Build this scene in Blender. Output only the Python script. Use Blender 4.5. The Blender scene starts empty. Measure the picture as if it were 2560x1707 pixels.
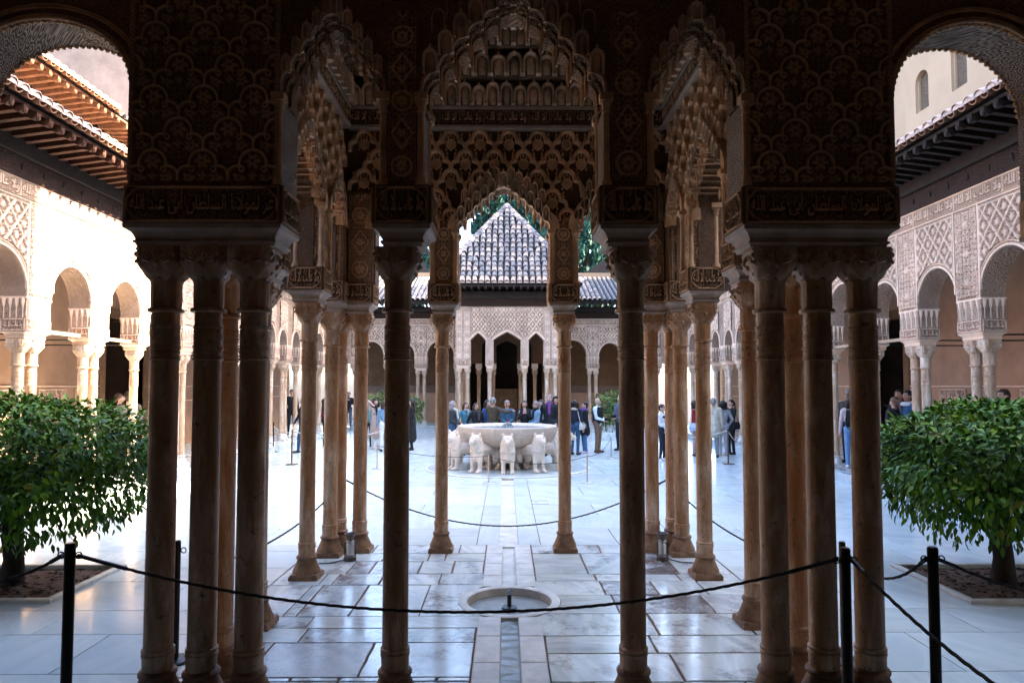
import bpy, bmesh, math, random
import numpy as np
from mathutils import Vector, Matrix

R = math.radians
random.seed(7)
rng = np.random.default_rng(7)
sc = bpy.context.scene
col = sc.collection

# ------------------------------------------------------------------ camera, world, sun, exposure
FPX = 1706.7                      # focal length in photo pixels (24 mm on a 36 mm sensor, 2560 px wide)
PITCH, YAW = R(2.7), R(0.47)
CAM = Vector((0, 0, 2.1))
cd = bpy.data.cameras.new('camera')
cd.lens = 24; cd.sensor_width = 36; cd.shift_y = 31 / 2560
cd.clip_start = 0.05; cd.clip_end = 2000
camo = bpy.data.objects.new('camera', cd)
col.objects.link(camo)
camo.location = CAM
camo.rotation_euler = (math.pi / 2 + PITCH, 0, -YAW)
sc.camera = camo

SUN_E, SUN_A = R(40), R(8)        # elevation; angle from +X towards +Y
world = bpy.data.worlds.new('World')
sc.world = world
world.use_nodes = True
wn = world.node_tree
bg = wn.nodes['Background']
sky = wn.nodes.new('ShaderNodeTexSky')
sky.sky_type = 'NISHITA'
sky.sun_disc = False
sky.sun_elevation = SUN_E
sky.sun_rotation = math.pi / 2 - SUN_A
sky.air_density = 1.0; sky.dust_density = 3.5; sky.ozone_density = 3.0
wn.links.new(sky.outputs[0], bg.inputs[0])
bg.inputs[1].default_value = 0.15
sl = bpy.data.lights.new('sun', 'SUN')
sl.energy = 4.2; sl.angle = R(0.5); sl.color = (1, 0.85, 0.62)
so = bpy.data.objects.new('sun', sl)
col.objects.link(so)
so.location = (20, 5, 30)
so.rotation_euler = Vector((math.cos(SUN_E) * math.cos(SUN_A), math.cos(SUN_E) * math.sin(SUN_A), math.sin(SUN_E))).to_track_quat('Z', 'Y').to_euler()
vs = sc.view_settings
vs.view_transform = 'Standard'; vs.look = 'None'; vs.gamma = 1; vs.use_curve_mapping = False
vs.exposure = 3.75
sc.cycles.max_bounces = 12
sc.cycles.diffuse_bounces = 9
sc.cycles.glossy_bounces = 3
sc.cycles.transmission_bounces = 4

FWD = Vector((math.sin(YAW) * math.cos(PITCH), math.cos(YAW) * math.cos(PITCH), math.sin(PITCH)))
RGT = Vector((math.cos(YAW), -math.sin(YAW), 0))
UPV = RGT.cross(FWD)


def ray(px, py):
    return FWD + RGT * ((px - 1280) / FPX) - UPV * ((py - 884.5) / FPX)


def P(px, py, Y):                 # photo pixel -> point on the plane y = Y
    v = ray(px, py)
    return CAM + v * (Y / v.y)


def G(px, py, z=0):               # photo pixel -> point on the ground
    v = ray(px, py)
    return CAM + v * ((z - CAM.z) / v.z)


def PX(px, Y):
    return P(px, 965, Y).x


def PZ(py, Y, px=1266):
    return P(px, py, Y).z


# ------------------------------------------------------------------ scene helpers
W = {}


def T(x, y=0, z=0):
    return Matrix.Translation((x, y, z))


def RZ(a):
    return Matrix.Rotation(a, 4, 'Z')


def S(x, y, z):
    return Matrix.Diagonal((x, y, z, 1))


def link(name, data, parent=None, M=None, **props):
    o = bpy.data.objects.new(name, data)
    col.objects.link(o)
    M = M.copy() if M is not None else Matrix()
    if parent is not None:
        o.parent = parent
        o.matrix_parent_inverse = W[parent.name].inverted()
    o.matrix_basis = M
    W[o.name] = M
    for k, v in props.items():
        o[k] = v
    return o


def thing(name, label, cat, loc=(0, 0, 0), group=None):
    o = link(name, None, None, T(*loc))
    o['label'] = label; o['category'] = cat
    if group: o['group'] = group
    return o


class MB:
    def __init__(s):
        s.v = []; s.f = []; s.m = []

    def add(s, verts, faces, mi=0):
        b = len(s.v)
        s.v += [tuple(p) for p in verts]
        s.f += [tuple(b + i for i in f) for f in faces]
        s.m += [mi] * len(faces)

    def box(s, x0, x1, y0, y1, z0, z1, mi=0, M=None):
        vs = [(x0, y0, z0), (x1, y0, z0), (x1, y1, z0), (x0, y1, z0), (x0, y0, z1), (x1, y0, z1), (x1, y1, z1), (x0, y1, z1)]
        if M is not None: vs = [M @ Vector(p) for p in vs]
        s.add(vs, [(0, 3, 2, 1), (4, 5, 6, 7), (0, 1, 5, 4), (1, 2, 6, 5), (2, 3, 7, 6), (3, 0, 4, 7)], mi)

    def loft(s, rings, cap=True, mi=0, closed=True):
        b = len(s.v); n = len(rings[0])
        for r in rings: s.v += [tuple(p) for p in r]
        for i in range(len(rings) - 1):
            for j in range(n if closed else n - 1):
                k = (j + 1) % n
                s.f.append((b + i * n + j, b + i * n + k, b + (i + 1) * n + k, b + (i + 1) * n + j)); s.m.append(mi)
        if cap and closed:
            s.f.append(tuple(b + j for j in reversed(range(n)))); s.m.append(mi)
            s.f.append(tuple(b + (len(rings) - 1) * n + j for j in range(n))); s.m.append(mi)

    def lathe(s, prof, n=16, c=(0, 0, 0), mi=0, cap=True, mod=None):
        rings = []
        for (r, z) in prof:
            ring = []
            for j in range(n):
                a = 2 * math.pi * j / n
                rr = r * (mod(a, z) if mod else 1)
                ring.append((c[0] + rr * math.cos(a), c[1] + rr * math.sin(a), c[2] + z))
            rings.append(ring)
        s.loft(rings, cap, mi)

    def tube(s, pts, rad, n=6, mi=0, cap=True):
        pts = [Vector(p) for p in pts]
        if not hasattr(rad, '__len__'): rad = [rad] * len(pts)
        rings = []; up = None
        for i, p in enumerate(pts):
            d = (pts[min(i + 1, len(pts) - 1)] - pts[max(i - 1, 0)])
            if d.length < 1e-9: d = Vector((0, 0, 1))
            d.normalize()
            if up is None or abs(up.dot(d)) > .98:
                up = Vector((0, 0, 1)) if abs(d.z) < .9 else Vector((1, 0, 0))
            a = d.cross(up).normalized(); b = a.cross(d).normalized()
            up = b
            rings.append([p + (a * math.cos(2 * math.pi * j / n) + b * math.sin(2 * math.pi * j / n)) * rad[i] for j in range(n)])
        s.loft(rings, cap, mi)

    def ball(s, c, r, n=8, m=6, sc=(1, 1, 1), mi=0, M=None):
        rings = []
        for i in range(m + 1):
            t = math.pi * i / m
            rr = max(math.sin(t), 1e-3)
            ring = [Vector((rr * math.cos(2 * math.pi * j / n) * r * sc[0], rr * math.sin(2 * math.pi * j / n) * r * sc[1], -math.cos(t) * r * sc[2])) for j in range(n)]
            if M is not None: ring = [M @ p for p in ring]
            rings.append([p + Vector(c) for p in ring])
        s.loft(rings, True, mi)

    def capsule(s, p0, p1, r0, r1, n=10):
        p0, p1 = Vector(p0), Vector(p1)
        d = p1 - p0
        q = d.to_track_quat('Z', 'Y').to_matrix() if d.length > 1e-6 else Matrix.Identity(3)
        L = d.length; rings = []
        for i in range(1, 5):
            t = math.pi / 2 * i / 4
            rings.append((r0 * math.sin(t), -r0 * math.cos(t)))
        for i in range(0, 4):
            t = math.pi / 2 * i / 4
            rings.append((r1 * math.cos(t), L + r1 * math.sin(t)))
        s.loft([[p0 + q @ Vector((r * math.cos(2 * math.pi * j / n), r * math.sin(2 * math.pi * j / n), z)) for j in range(n)] for r, z in rings])

    def sweep(s, path, prof, closed=False, mi=0):
        # path: 2-D points (u, z); prof: (offset along the in-plane normal, y)
        n = len(path); rings = []
        for i, p in enumerate(path):
            a = path[max(i - 1, 0)]; b = path[min(i + 1, n - 1)]
            dx, dz = b[0] - a[0], b[1] - a[1]
            l = math.hypot(dx, dz) or 1
            nx, nz = -dz / l, dx / l
            rings.append([(p[0] + nx * o, y, p[1] + nz * o) for o, y in prof])
        s.loft(rings, True, mi)

    def mesh(s, name, mats, smooth=False):
        me = bpy.data.meshes.new(name)
        me.from_pydata(s.v, [], s.f)
        if not isinstance(mats, (list, tuple)): mats = [mats]
        for m in mats: me.materials.append(m)
        if len(mats) > 1: me.polygons.foreach_set('material_index', s.m)
        if smooth:
            me.polygons.foreach_set('use_smooth', [True] * len(s.f))
            if smooth != 'all':
                try: me.set_sharp_from_angle(angle=R(40))
                except Exception: pass
        me.update()
        return me

    def build(s, name, mats, parent=None, M=None, smooth=False, **props):
        return link(name, s.mesh(name, mats, smooth), parent, M, **props)


# ------------------------------------------------------------------ materials
def ramp_node(nt, fac, stops):
    n = nt.nodes.new('ShaderNodeValToRGB')
    el = n.color_ramp.elements
    while len(el) < len(stops): el.new(0.5)
    for e, (p, c) in zip(el, stops):
        e.position = p; e.color = (*c, 1) if len(c) == 3 else c
    nt.links.new(fac, n.inputs[0])
    return n.outputs[0]


def math_node(nt, op, a, b=None, clamp=False):
    n = nt.nodes.new('ShaderNodeMath'); n.operation = op; n.use_clamp = clamp
    for i, x in enumerate((a, b)):
        if x is None: continue
        if isinstance(x, (int, float)): n.inputs[i].default_value = x
        else: nt.links.new(x, n.inputs[i])
    return n.outputs[0]


def mix_node(nt, fac, a, b, mode='MIX'):
    n = nt.nodes.new('ShaderNodeMix'); n.data_type = 'RGBA'; n.blend_type = mode
    for sock, x in ((n.inputs[0], fac), (n.inputs[6], a), (n.inputs[7], b)):
        if isinstance(x, (int, float)): sock.default_value = x
        elif isinstance(x, tuple): sock.default_value = (*x, 1)
        else: nt.links.new(x, sock)
    return n.outputs[2]


def noise_node(nt, vec, scale, detail=4, rough=0.6, dist=0):
    n = nt.nodes.new('ShaderNodeTexNoise')
    n.inputs['Scale'].default_value = scale; n.inputs['Detail'].default_value = detail
    n.inputs['Roughness'].default_value = rough; n.inputs['Distortion'].default_value = dist
    if vec is not None: nt.links.new(vec, n.inputs['Vector'])
    return n.outputs[0]


def mapped(nt, vec, scale):
    n = nt.nodes.new('ShaderNodeMapping'); n.inputs['Scale'].default_value = scale
    nt.links.new(vec, n.inputs['Vector'])
    return n.outputs[0]


def position(nt):
    return nt.nodes.new('ShaderNodeNewGeometry').outputs['Position']


def new_mat(name, rough=0.7, spec=0.3):
    m = bpy.data.materials.new(name); m.use_nodes = True
    nt = m.node_tree; b = nt.nodes['Principled BSDF']
    b.inputs['Roughness'].default_value = rough
    b.inputs['Specular IOR Level'].default_value = spec
    return m, nt, b


def bump(nt, b, h, strength=0.5, dist=0.01):
    n = nt.nodes.new('ShaderNodeBump')
    n.inputs['Strength'].default_value = strength; n.inputs['Distance'].default_value = dist
    nt.links.new(h, n.inputs['Height']); nt.links.new(n.outputs[0], b.inputs['Normal'])


def plain(name, c, rough=0.7, var=0.25, scale=6, bmp=0.15, spec=0.3, metal=0, bscale=60, orand=0.0):
    m, nt, b = new_mat(name, rough, spec)
    p = position(nt)
    n = noise_node(nt, p, scale, 5, 0.65)
    lo = tuple(x * (1 - var) for x in c); hi = tuple(min(1, x * (1 + var)) for x in c)
    cc = ramp_node(nt, n, [(0.3, lo), (0.7, hi)])
    if orand:
        oi = nt.nodes.new('ShaderNodeObjectInfo')
        k = math_node(nt, 'MULTIPLY_ADD', oi.outputs['Random'], orand * 2)
        nt.nodes[-1].inputs[2].default_value = 1 - orand
        vm = nt.nodes.new('ShaderNodeVectorMath'); vm.operation = 'SCALE'
        nt.links.new(cc, vm.inputs[0]); nt.links.new(k, vm.inputs['Scale'])
        cc = vm.outputs[0]
    nt.links.new(cc, b.inputs['Base Color'])
    b.inputs['Metallic'].default_value = metal
    if bmp: bump(nt, b, noise_node(nt, p, bscale, 3), bmp, 0.006)
    return m


def flat_uv(nt):                  # (x + y, z): a wall coordinate that works on every axis-aligned wall
    s = nt.nodes.new('ShaderNodeSeparateXYZ'); nt.links.new(position(nt), s.inputs[0])
    u = math_node(nt, 'ADD', s.outputs[0], s.outputs[1])
    c = nt.nodes.new('ShaderNodeCombineXYZ')
    nt.links.new(u, c.inputs[0]); nt.links.new(s.outputs[2], c.inputs[1])
    return c.outputs[0]


def carved(name, relief, ground, scale=16, rough=0.8, bmp=0.9, dist=0.02, mid=0.45, attr=False):
    """Carved stucco: an all-over scroll pattern, relief colour on top, old pigment plus painted recess shade in its ground."""
    m, nt, b = new_mat(name, rough, 0.2)
    uv = flat_uv(nt)
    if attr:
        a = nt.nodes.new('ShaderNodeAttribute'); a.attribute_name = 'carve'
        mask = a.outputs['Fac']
    else:
        v = nt.nodes.new('ShaderNodeTexVoronoi'); v.voronoi_dimensions = '2D'; v.feature = 'F1'
        v.inputs['Scale'].default_value = scale; v.inputs['Randomness'].default_value = 0.9
        wn_ = nt.nodes.new('ShaderNodeTexNoise'); wn_.inputs['Scale'].default_value = scale * .7; nt.links.new(uv, wn_.inputs['Vector'])
        wv = nt.nodes.new('ShaderNodeVectorMath'); wv.operation = 'MULTIPLY_ADD'; nt.links.new(wn_.outputs['Color'], wv.inputs[0]); wv.inputs[1].default_value = (.6 / scale,) * 3; nt.links.new(uv, wv.inputs[2])
        nt.links.new(wv.outputs[0], v.inputs['Vector'])
        rings = math_node(nt, 'SINE', math_node(nt, 'MULTIPLY', v.outputs['Distance'], 21.0))
        mask = math_node(nt, 'ADD', math_node(nt, 'MULTIPLY', rings, 1.3), mid, True)
        # smooth scrolls
        bump(nt, b, mask, bmp, dist)
    big = noise_node(nt, position(nt), 1.3, 6, 0.7)
    fine = noise_node(nt, position(nt), 40, 3, 0.6)
    c = mix_node(nt, mask, ground, relief)  # darker ground colour paints recess shade into the carving, beside pigment
    k = ramp_node(nt, big, [(0.25, (0.62, 0.6, 0.58)), (0.75, (1.15, 1.12, 1.1))])
    c = mix_node(nt, 1.0, c, k, 'MULTIPLY')
    k2 = ramp_node(nt, fine, [(0.3, (0.85, 0.83, 0.8)), (0.7, (1.08, 1.08, 1.08))])
    c = mix_node(nt, 1.0, c, k2, 'MULTIPLY')
    nt.links.new(c, b.inputs['Base Color'])
    return m


def marble_column(name, a, bcol, c, rough=0.5):
    m, nt, b = new_mat(name, rough, 0.4)
    p = position(nt)
    oi = nt.nodes.new('ShaderNodeObjectInfo')
    off = nt.nodes.new('ShaderNodeVectorMath'); off.operation = 'ADD'
    cm = nt.nodes.new('ShaderNodeCombineXYZ')
    nt.links.new(math_node(nt, 'MULTIPLY', oi.outputs['Random'], 37.0), cm.inputs[0])
    nt.links.new(p, off.inputs[0]); nt.links.new(cm.outputs[0], off.inputs[1])
    q = off.outputs[0]
    st = noise_node(nt, mapped(nt, q, (5, 5, 0.9)), 1.5, 7, 0.7, 0.4)
    bl = noise_node(nt, mapped(nt, q, (1.6, 1.6, 0.7)), 2.2, 7, 0.72, 0.5)
    cc = ramp_node(nt, st, [(0.32, tuple(x * .7 for x in bcol)), (0.44, bcol), (0.54, tuple(0.5 * (x + y) for x, y in zip(a, bcol))), (0.66, tuple(min(1, x * 1.12) for x in a))])
    cc = mix_node(nt, ramp_node(nt, bl, [(0.44, (0, 0, 0)), (0.62, (0.95, 0.95, 0.95))]), cc, bcol)
    sp = noise_node(nt, q, 22, 5, 0.75)
    cc = mix_node(nt, ramp_node(nt, sp, [(0.58, (0, 0, 0)), (0.68, (0.9, 0.9, 0.9))]), cc, c)
    nt.links.new(cc, b.inputs['Base Color'])
    bump(nt, b, noise_node(nt, q, 35, 5, 0.7), 0.25, 0.01)
    return m


def marble_floor(name, base, vein, stain, rough=0.22, stainlo=0.62):
    m, nt, b = new_mat(name, rough, 0.5)
    p = position(nt)
    oi = nt.nodes.new('ShaderNodeObjectInfo')
    cm = nt.nodes.new('ShaderNodeCombineXYZ')
    nt.links.new(math_node(nt, 'MULTIPLY', oi.outputs['Random'], 53.0), cm.inputs[0])
    nt.links.new(math_node(nt, 'MULTIPLY', oi.outputs['Random'], 17.0), cm.inputs[1])
    off = nt.nodes.new('ShaderNodeVectorMath'); off.operation = 'ADD'
    nt.links.new(p, off.inputs[0]); nt.links.new(cm.outputs[0], off.inputs[1])
    rot = nt.nodes.new('ShaderNodeVectorRotate'); rot.rotation_type = 'Z_AXIS'
    nt.links.new(off.outputs[0], rot.inputs['Vector'])
    nt.links.new(math_node(nt, 'MULTIPLY', oi.outputs['Random'], 2.2), rot.inputs['Angle'])
    q = rot.outputs[0]
    v = noise_node(nt, mapped(nt, q, (0.8, 4.0, 1)), 0.8, 5, 0.55, 0.5)
    vv = ramp_node(nt, v, [(0.36, (0, 0, 0)), (0.50, (1, 1, 1)), (0.60, (0.35, 0.35, 0.35))])
    cc = mix_node(nt, vv, vein, base)
    s = noise_node(nt, q, 2.3, 8, 0.75)
    amt = math_node(nt, 'MULTIPLY', ramp_node(nt, s, [(stainlo - 0.08, (0, 0, 0)), (stainlo + 0.05, (1, 1, 1))]),
                    ramp_node(nt, oi.outputs['Random'], [(0.30, (0.25, 0.25, 0.25)), (0.85, (1, 1, 1))]))
    cc = mix_node(nt, amt, cc, stain)
    tone = ramp_node(nt, oi.outputs['Random'], [(0, (0.82, 0.83, 0.82)), (0.5, (1.0, 1.0, 1.0)), (1, (0.86, 0.91, 0.95))])
    cc = mix_node(nt, 1.0, cc, tone, 'MULTIPLY')
    nt.links.new(cc, b.inputs['Base Color'])
    rr = noise_node(nt, q, 4, 5, 0.7)
    nt.links.new(ramp_node(nt, rr, [(0.3, (rough * 0.6,) * 3), (0.75, (rough * 1.7,) * 3)]), b.inputs['Roughness'])
    bump(nt, b, noise_node(nt, q, 3, 3, 0.5), 0.05, 0.006)
    return m


M = {}
M['stucco'] = carved('carved brown stucco', (0.58, 0.33, 0.165), (0.12, 0.056, 0.026), 24)
M['stucco_lit'] = carved('court-lit carved stucco', (0.60, 0.49, 0.40), (0.16, 0.10, 0.07), 22)  # paler stucco copy, court light on the arch undersides put into its colour
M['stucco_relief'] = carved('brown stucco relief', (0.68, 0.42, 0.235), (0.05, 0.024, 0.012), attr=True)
M['stucco_smooth'] = plain('smooth brown stucco', (0.62, 0.365, 0.19), 0.75, 0.35, 5, 0.3)
M['stucco_grey'] = plain('grey brown muqarnas stucco', (0.64, 0.44, 0.28), 0.75, 0.4, 7, 0.35, orand=0.2)
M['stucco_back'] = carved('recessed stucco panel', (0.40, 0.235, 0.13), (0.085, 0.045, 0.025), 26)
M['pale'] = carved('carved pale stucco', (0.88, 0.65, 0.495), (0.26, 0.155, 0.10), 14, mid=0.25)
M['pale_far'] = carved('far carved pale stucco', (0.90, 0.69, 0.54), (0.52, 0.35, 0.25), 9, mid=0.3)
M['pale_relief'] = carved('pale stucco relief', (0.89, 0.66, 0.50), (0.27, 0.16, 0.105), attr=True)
M['pale_smooth'] = plain('smooth pale stucco', (0.82, 0.585, 0.42), 0.7, 0.15, 4, 0.2)
M['pale_back'] = carved('recessed pale stucco', (0.52, 0.36, 0.26), (0.19, 0.11, 0.075), 14)
M['plaster'] = plain('pink plaster', (0.43, 0.245, 0.15), 0.85, 0.18, 1.5, 0.1)
M['plaster_cream'] = plain('cream render', (0.40, 0.265, 0.165), 0.9, 0.08, 0.8, 0.1)
M['plaster_rough'] = plain('weathered pink render', (0.30, 0.20, 0.145), 0.9, 0.3, 1.2, 0.3)
M['hall_plaster'] = plain('gallery hall plaster', (0.40, 0.29, 0.20), 0.9, 0.2, 2, 0.1)
M['wood_ceiling'] = plain('gallery ceiling wood', (0.14, 0.08, 0.05), 0.8, 0.3, 3, 0.2)
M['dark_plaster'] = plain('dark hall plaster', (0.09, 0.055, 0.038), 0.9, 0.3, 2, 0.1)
M['col_warm'] = marble_column('weathered warm marble', (0.68, 0.51, 0.36), (0.40, 0.195, 0.08), (0.08, 0.042, 0.024))
M['col_near'] = marble_column('dark weathered marble', (0.66, 0.50, 0.35), (0.34, 0.19, 0.09), (0.07, 0.04, 0.024))
M['col_pale'] = marble_column('pale court marble', (0.72, 0.60, 0.47), (0.46, 0.29, 0.175), (0.24, 0.12, 0.07))
M['base_brown'] = plain('brown stone base', (0.24, 0.135, 0.075), 0.6, 0.5, 9, 0.4)
M['impost'] = plain('pale grey moulding', (0.42, 0.32, 0.24), 0.6, 0.25, 6, 0.2)
M['floor'] = marble_floor('court marble', (0.64, 0.71, 0.68), (0.55, 0.61, 0.61), (0.48, 0.47, 0.44), 0.16, 0.74)
M['floor_old'] = marble_floor('old worn marble', (0.67, 0.70, 0.655), (0.45, 0.50, 0.50), (0.17, 0.125, 0.10), 0.165, 0.58)
M['floor_stained'] = marble_floor('stained worn marble', (0.60, 0.60, 0.57), (0.40, 0.42, 0.42), (0.13, 0.10, 0.085), 0.25, 0.47)
M['grout'] = plain('brown joint mortar', (0.16, 0.09, 0.06), 0.9, 0.3, 8, 0.2)
M['grout_pale'] = plain('grey joint mortar', (0.42, 0.40, 0.38), 0.9, 0.2, 8, 0.1)
M['stone'] = plain('pale channel stone', (0.53, 0.50, 0.44), 0.45, 0.25, 5, 0.2, spec=0.4)
M['fountain'] = plain('white fountain marble', (0.50, 0.415, 0.33), 0.5, 0.12, 9, 0.3, bscale=30)
M['lion'] = plain('carved white marble', (0.60, 0.50, 0.40), 0.6, 0.14, 8, 0.9, bscale=45)
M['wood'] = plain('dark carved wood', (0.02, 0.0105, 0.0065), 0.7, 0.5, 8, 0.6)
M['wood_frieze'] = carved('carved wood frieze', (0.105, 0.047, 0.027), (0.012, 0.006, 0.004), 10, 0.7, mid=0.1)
M['wood_low'] = plain('shade-toned rafter wood', (0.06, 0.02, 0.009), 0.7, 0.5, 7, 0.5)  # darker copy of the rafter wood, eave shade put into its colour
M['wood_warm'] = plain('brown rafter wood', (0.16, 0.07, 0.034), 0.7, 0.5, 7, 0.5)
M['tile'] = plain('lichen grey roof tile', (0.30, 0.265, 0.25), 0.85, 0.65, 16, 0.5, orand=0.35, bscale=25)
nt = M['tile'].node_tree; b = nt.nodes['Principled BSDF']
oi = nt.nodes.new('ShaderNodeObjectInfo')
hue = ramp_node(nt, oi.outputs['Random'], [(0.0, (0.88, 0.91, 0.97)), (0.5, (1.0, 1.0, 1.0)), (0.85, (1.08, 0.98, 0.90)), (1.0, (1.18, 1.02, 0.90))])
src = b.inputs['Base Color'].links[0].from_socket
lich = ramp_node(nt, noise_node(nt, position(nt), 9, 6, 0.8), [(0.42, (0.72, 0.71, 0.70)), (0.64, (1.15, 1.13, 1.1))])
nt.links.new(mix_node(nt, 1.0, mix_node(nt, 1.0, src, hue, 'MULTIPLY'), lich, 'MULTIPLY'), b.inputs['Base Color'])
M['tile_pink'] = plain('limewashed tile end', (0.52, 0.37, 0.29), 0.85, 0.25, 9, 0.4, orand=0.15)
M['tile_clay'] = plain('terracotta channel tile', (0.22, 0.105, 0.06), 0.85, 0.4, 9, 0.4, orand=0.2)
M['tile_gap'] = plain('dark tile channel', (0.045, 0.038, 0.034), 0.9, 0.4, 9, 0.3)
M['black'] = plain('black painted metal', (0.012, 0.011, 0.011), 0.4, 0.2, 9, 0)
M['brown_metal'] = plain('brown painted metal', (0.10, 0.055, 0.045), 0.4, 0.2, 9, 0)
M['steel'] = plain('brushed steel', (0.5, 0.48, 0.46), 0.35, 0.1, 9, 0, metal=1)
M['rope'] = plain('dark braided rope', (0.03, 0.026, 0.024), 0.9, 0.3, 60, 0.5)
M['rope_pale'] = plain('pale rope', (0.45, 0.40, 0.35), 0.9, 0.2, 60, 0.3)
M['grey_metal'] = plain('grey lamp housing', (0.10, 0.085, 0.07), 0.45, 0.3, 12, 0.1)
M['soil'] = plain('dark bed soil', (0.014, 0.008, 0.0055), 0.95, 0.5, 20, 0.8)
M['litter'] = plain('dry leaf litter', (0.05, 0.026, 0.014), 0.8, 0.6, 20, 0.1)
M['bark'] = plain('dark bark', (0.03, 0.021, 0.016), 0.9, 0.4, 12, 0.6)
M['window'] = carved('lattice screen', (0.36, 0.25, 0.18), (0.03, 0.02, 0.015), 9, 0.8, mid=0.1)
M['drain'] = plain('joint line metal', (0.25, 0.25, 0.25), 0.5, 0.2, 9, 0)


def leaf_mat(name, lo, hi, rough=0.35):
    m, nt, b = new_mat(name, rough, 0.22)
    a = nt.nodes.new('ShaderNodeAttribute'); a.attribute_name = 'tone'
    oi = nt.nodes.new('ShaderNodeObjectInfo')
    f = math_node(nt, 'ADD', a.outputs['Fac'], math_node(nt, 'MULTIPLY', math_node(nt, 'LESS_THAN', a.outputs['Fac'], 0.001), oi.outputs['Random']))
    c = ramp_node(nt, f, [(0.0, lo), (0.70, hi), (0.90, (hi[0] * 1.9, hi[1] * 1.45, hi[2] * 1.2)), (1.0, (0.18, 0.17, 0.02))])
    nt.links.new(c, b.inputs['Base Color'])
    b.inputs['Subsurface Weight'].default_value = 0.0
    return m


M['leaf'] = leaf_mat('glossy green leaf', (0.018, 0.066, 0.004), (0.085, 0.20, 0.007), 0.5)
M['leaf_far'] = leaf_mat('small green leaf', (0.02, 0.06, 0.012), (0.06, 0.13, 0.02))
M['cypress'] = leaf_mat('cypress foliage', (0.012, 0.05, 0.038), (0.032, 0.105, 0.074), 0.7)

m, nt, b = new_mat('fountain water', 0.06, 0.5)
b.inputs['Base Color'].default_value = (0.62, 0.70, 0.72, 1)
b.inputs['Transmission Weight'].default_value = 0.75
b.inputs['IOR'].default_value = 1.33
bump(nt, b, noise_node(nt, mapped(nt, position(nt), (1, 0.6, 1)), 22, 3, 0.6, 0.6), 0.55, 0.02)
M['water'] = m


# ------------------------------------------------------------------ reliefs (height fields)
FORMS = {'ا': (0xFE8D, 0xFE8E, 0, 0), 'إ': (0xFE87, 0xFE88, 0, 0), 'أ': (0xFE83, 0xFE84, 0, 0), 'ب': (0xFE8F, 0xFE90, 0xFE91, 0xFE92),
         'د': (0xFEA9, 0xFEAA, 0, 0), 'ز': (0xFEAF, 0xFEB0, 0, 0), 'س': (0xFEB1, 0xFEB2, 0xFEB3, 0xFEB4), 'ط': (0xFEC1, 0xFEC2, 0xFEC3, 0xFEC4),
         'ع': (0xFEC9, 0xFECA, 0xFECB, 0xFECC), 'غ': (0xFECD, 0xFECE, 0xFECF, 0xFED0), 'ل': (0xFEDD, 0xFEDE, 0xFEDF, 0xFEE0),
         'م': (0xFEE1, 0xFEE2, 0xFEE3, 0xFEE4), 'ن': (0xFEE5, 0xFEE6, 0xFEE7, 0xFEE8), 'ه': (0xFEE9, 0xFEEA, 0xFEEB, 0xFEEC),
         'و': (0xFEED, 0xFEEE, 0, 0), 'ي': (0xFEF1, 0xFEF2, 0xFEF3, 0xFEF4)}


def shape_arabic(t):
    t = t.replace('لا', '\u0001').replace('لإ', '\u0002')
    lig = {'\u0001': (0xFEFB, 0xFEFC, 0, 0), '\u0002': (0xFEF9, 0xFEFA, 0, 0)}
    out = []
    for i, ch in enumerate(t):
        f = lig.get(ch) or FORMS.get(ch)
        if not f: out.append(ch); continue
        pv = lig.get(t[i - 1]) or FORMS.get(t[i - 1]) if i else None
        nx = (lig.get(t[i + 1]) or FORMS.get(t[i + 1])) if i + 1 < len(t) else None
        jp = bool(pv and pv[2]); jn = bool(nx and f[2])
        out.append(chr(f[3] if jp and jn else f[1] if jp else f[2] if jn else f[0]))
    return ''.join(reversed(out))


def raster_text(text, nx, ny):
    c = bpy.data.curves.new('inscription', 'FONT'); c.body = shape_arabic(text); c.resolution_u = 3
    o = bpy.data.objects.new('inscription', c); col.objects.link(o)
    dg = bpy.context.evaluated_depsgraph_get(); ev = o.evaluated_get(dg); me = ev.to_mesh()
    me.calc_loop_triangles()
    v = np.array([x.co[:2] for x in me.vertices]); tr = [t.vertices[:] for t in me.loop_triangles]
    ev.to_mesh_clear(); bpy.data.objects.remove(o); bpy.data.curves.remove(c)
    out = np.zeros((ny, nx))
    if not len(v): return out
    lo, hi = v.min(0), v.max(0)
    v = (v - lo) / (hi - lo) * [nx - 1, ny - 1]
    for a, b_, c_ in tr:
        p, q, r = v[a], v[b_], v[c_]
        x0, y0 = np.floor(np.minimum(np.minimum(p, q), r)).astype(int); x1, y1 = np.ceil(np.maximum(np.maximum(p, q), r)).astype(int)
        X, Y = np.meshgrid(np.arange(x0, min(x1 + 1, nx)), np.arange(y0, min(y1 + 1, ny)))
        d = (q[0] - p[0]) * (r[1] - p[1]) - (q[1] - p[1]) * (r[0] - p[0])
        if abs(d) < 1e-9: continue
        w1 = ((X - p[0]) * (r[1] - p[1]) - (Y - p[1]) * (r[0] - p[0])) / d
        w2 = ((q[0] - p[0]) * (Y - p[1]) - (q[1] - p[1]) * (X - p[0])) / d
        out[Y, X] = np.maximum(out[Y, X], (w1 > -.25) & (w2 > -.25) & (w1 + w2 < 1.25))
    return out


def blur(a, k=1):
    for _ in range(k):
        p = np.pad(a, 1, mode='edge')
        a = (p[1:-1, 1:-1] * 2 + p[:-2, 1:-1] + p[2:, 1:-1] + p[1:-1, :-2] + p[1:-1, 2:]) / 6
    return a


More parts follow.
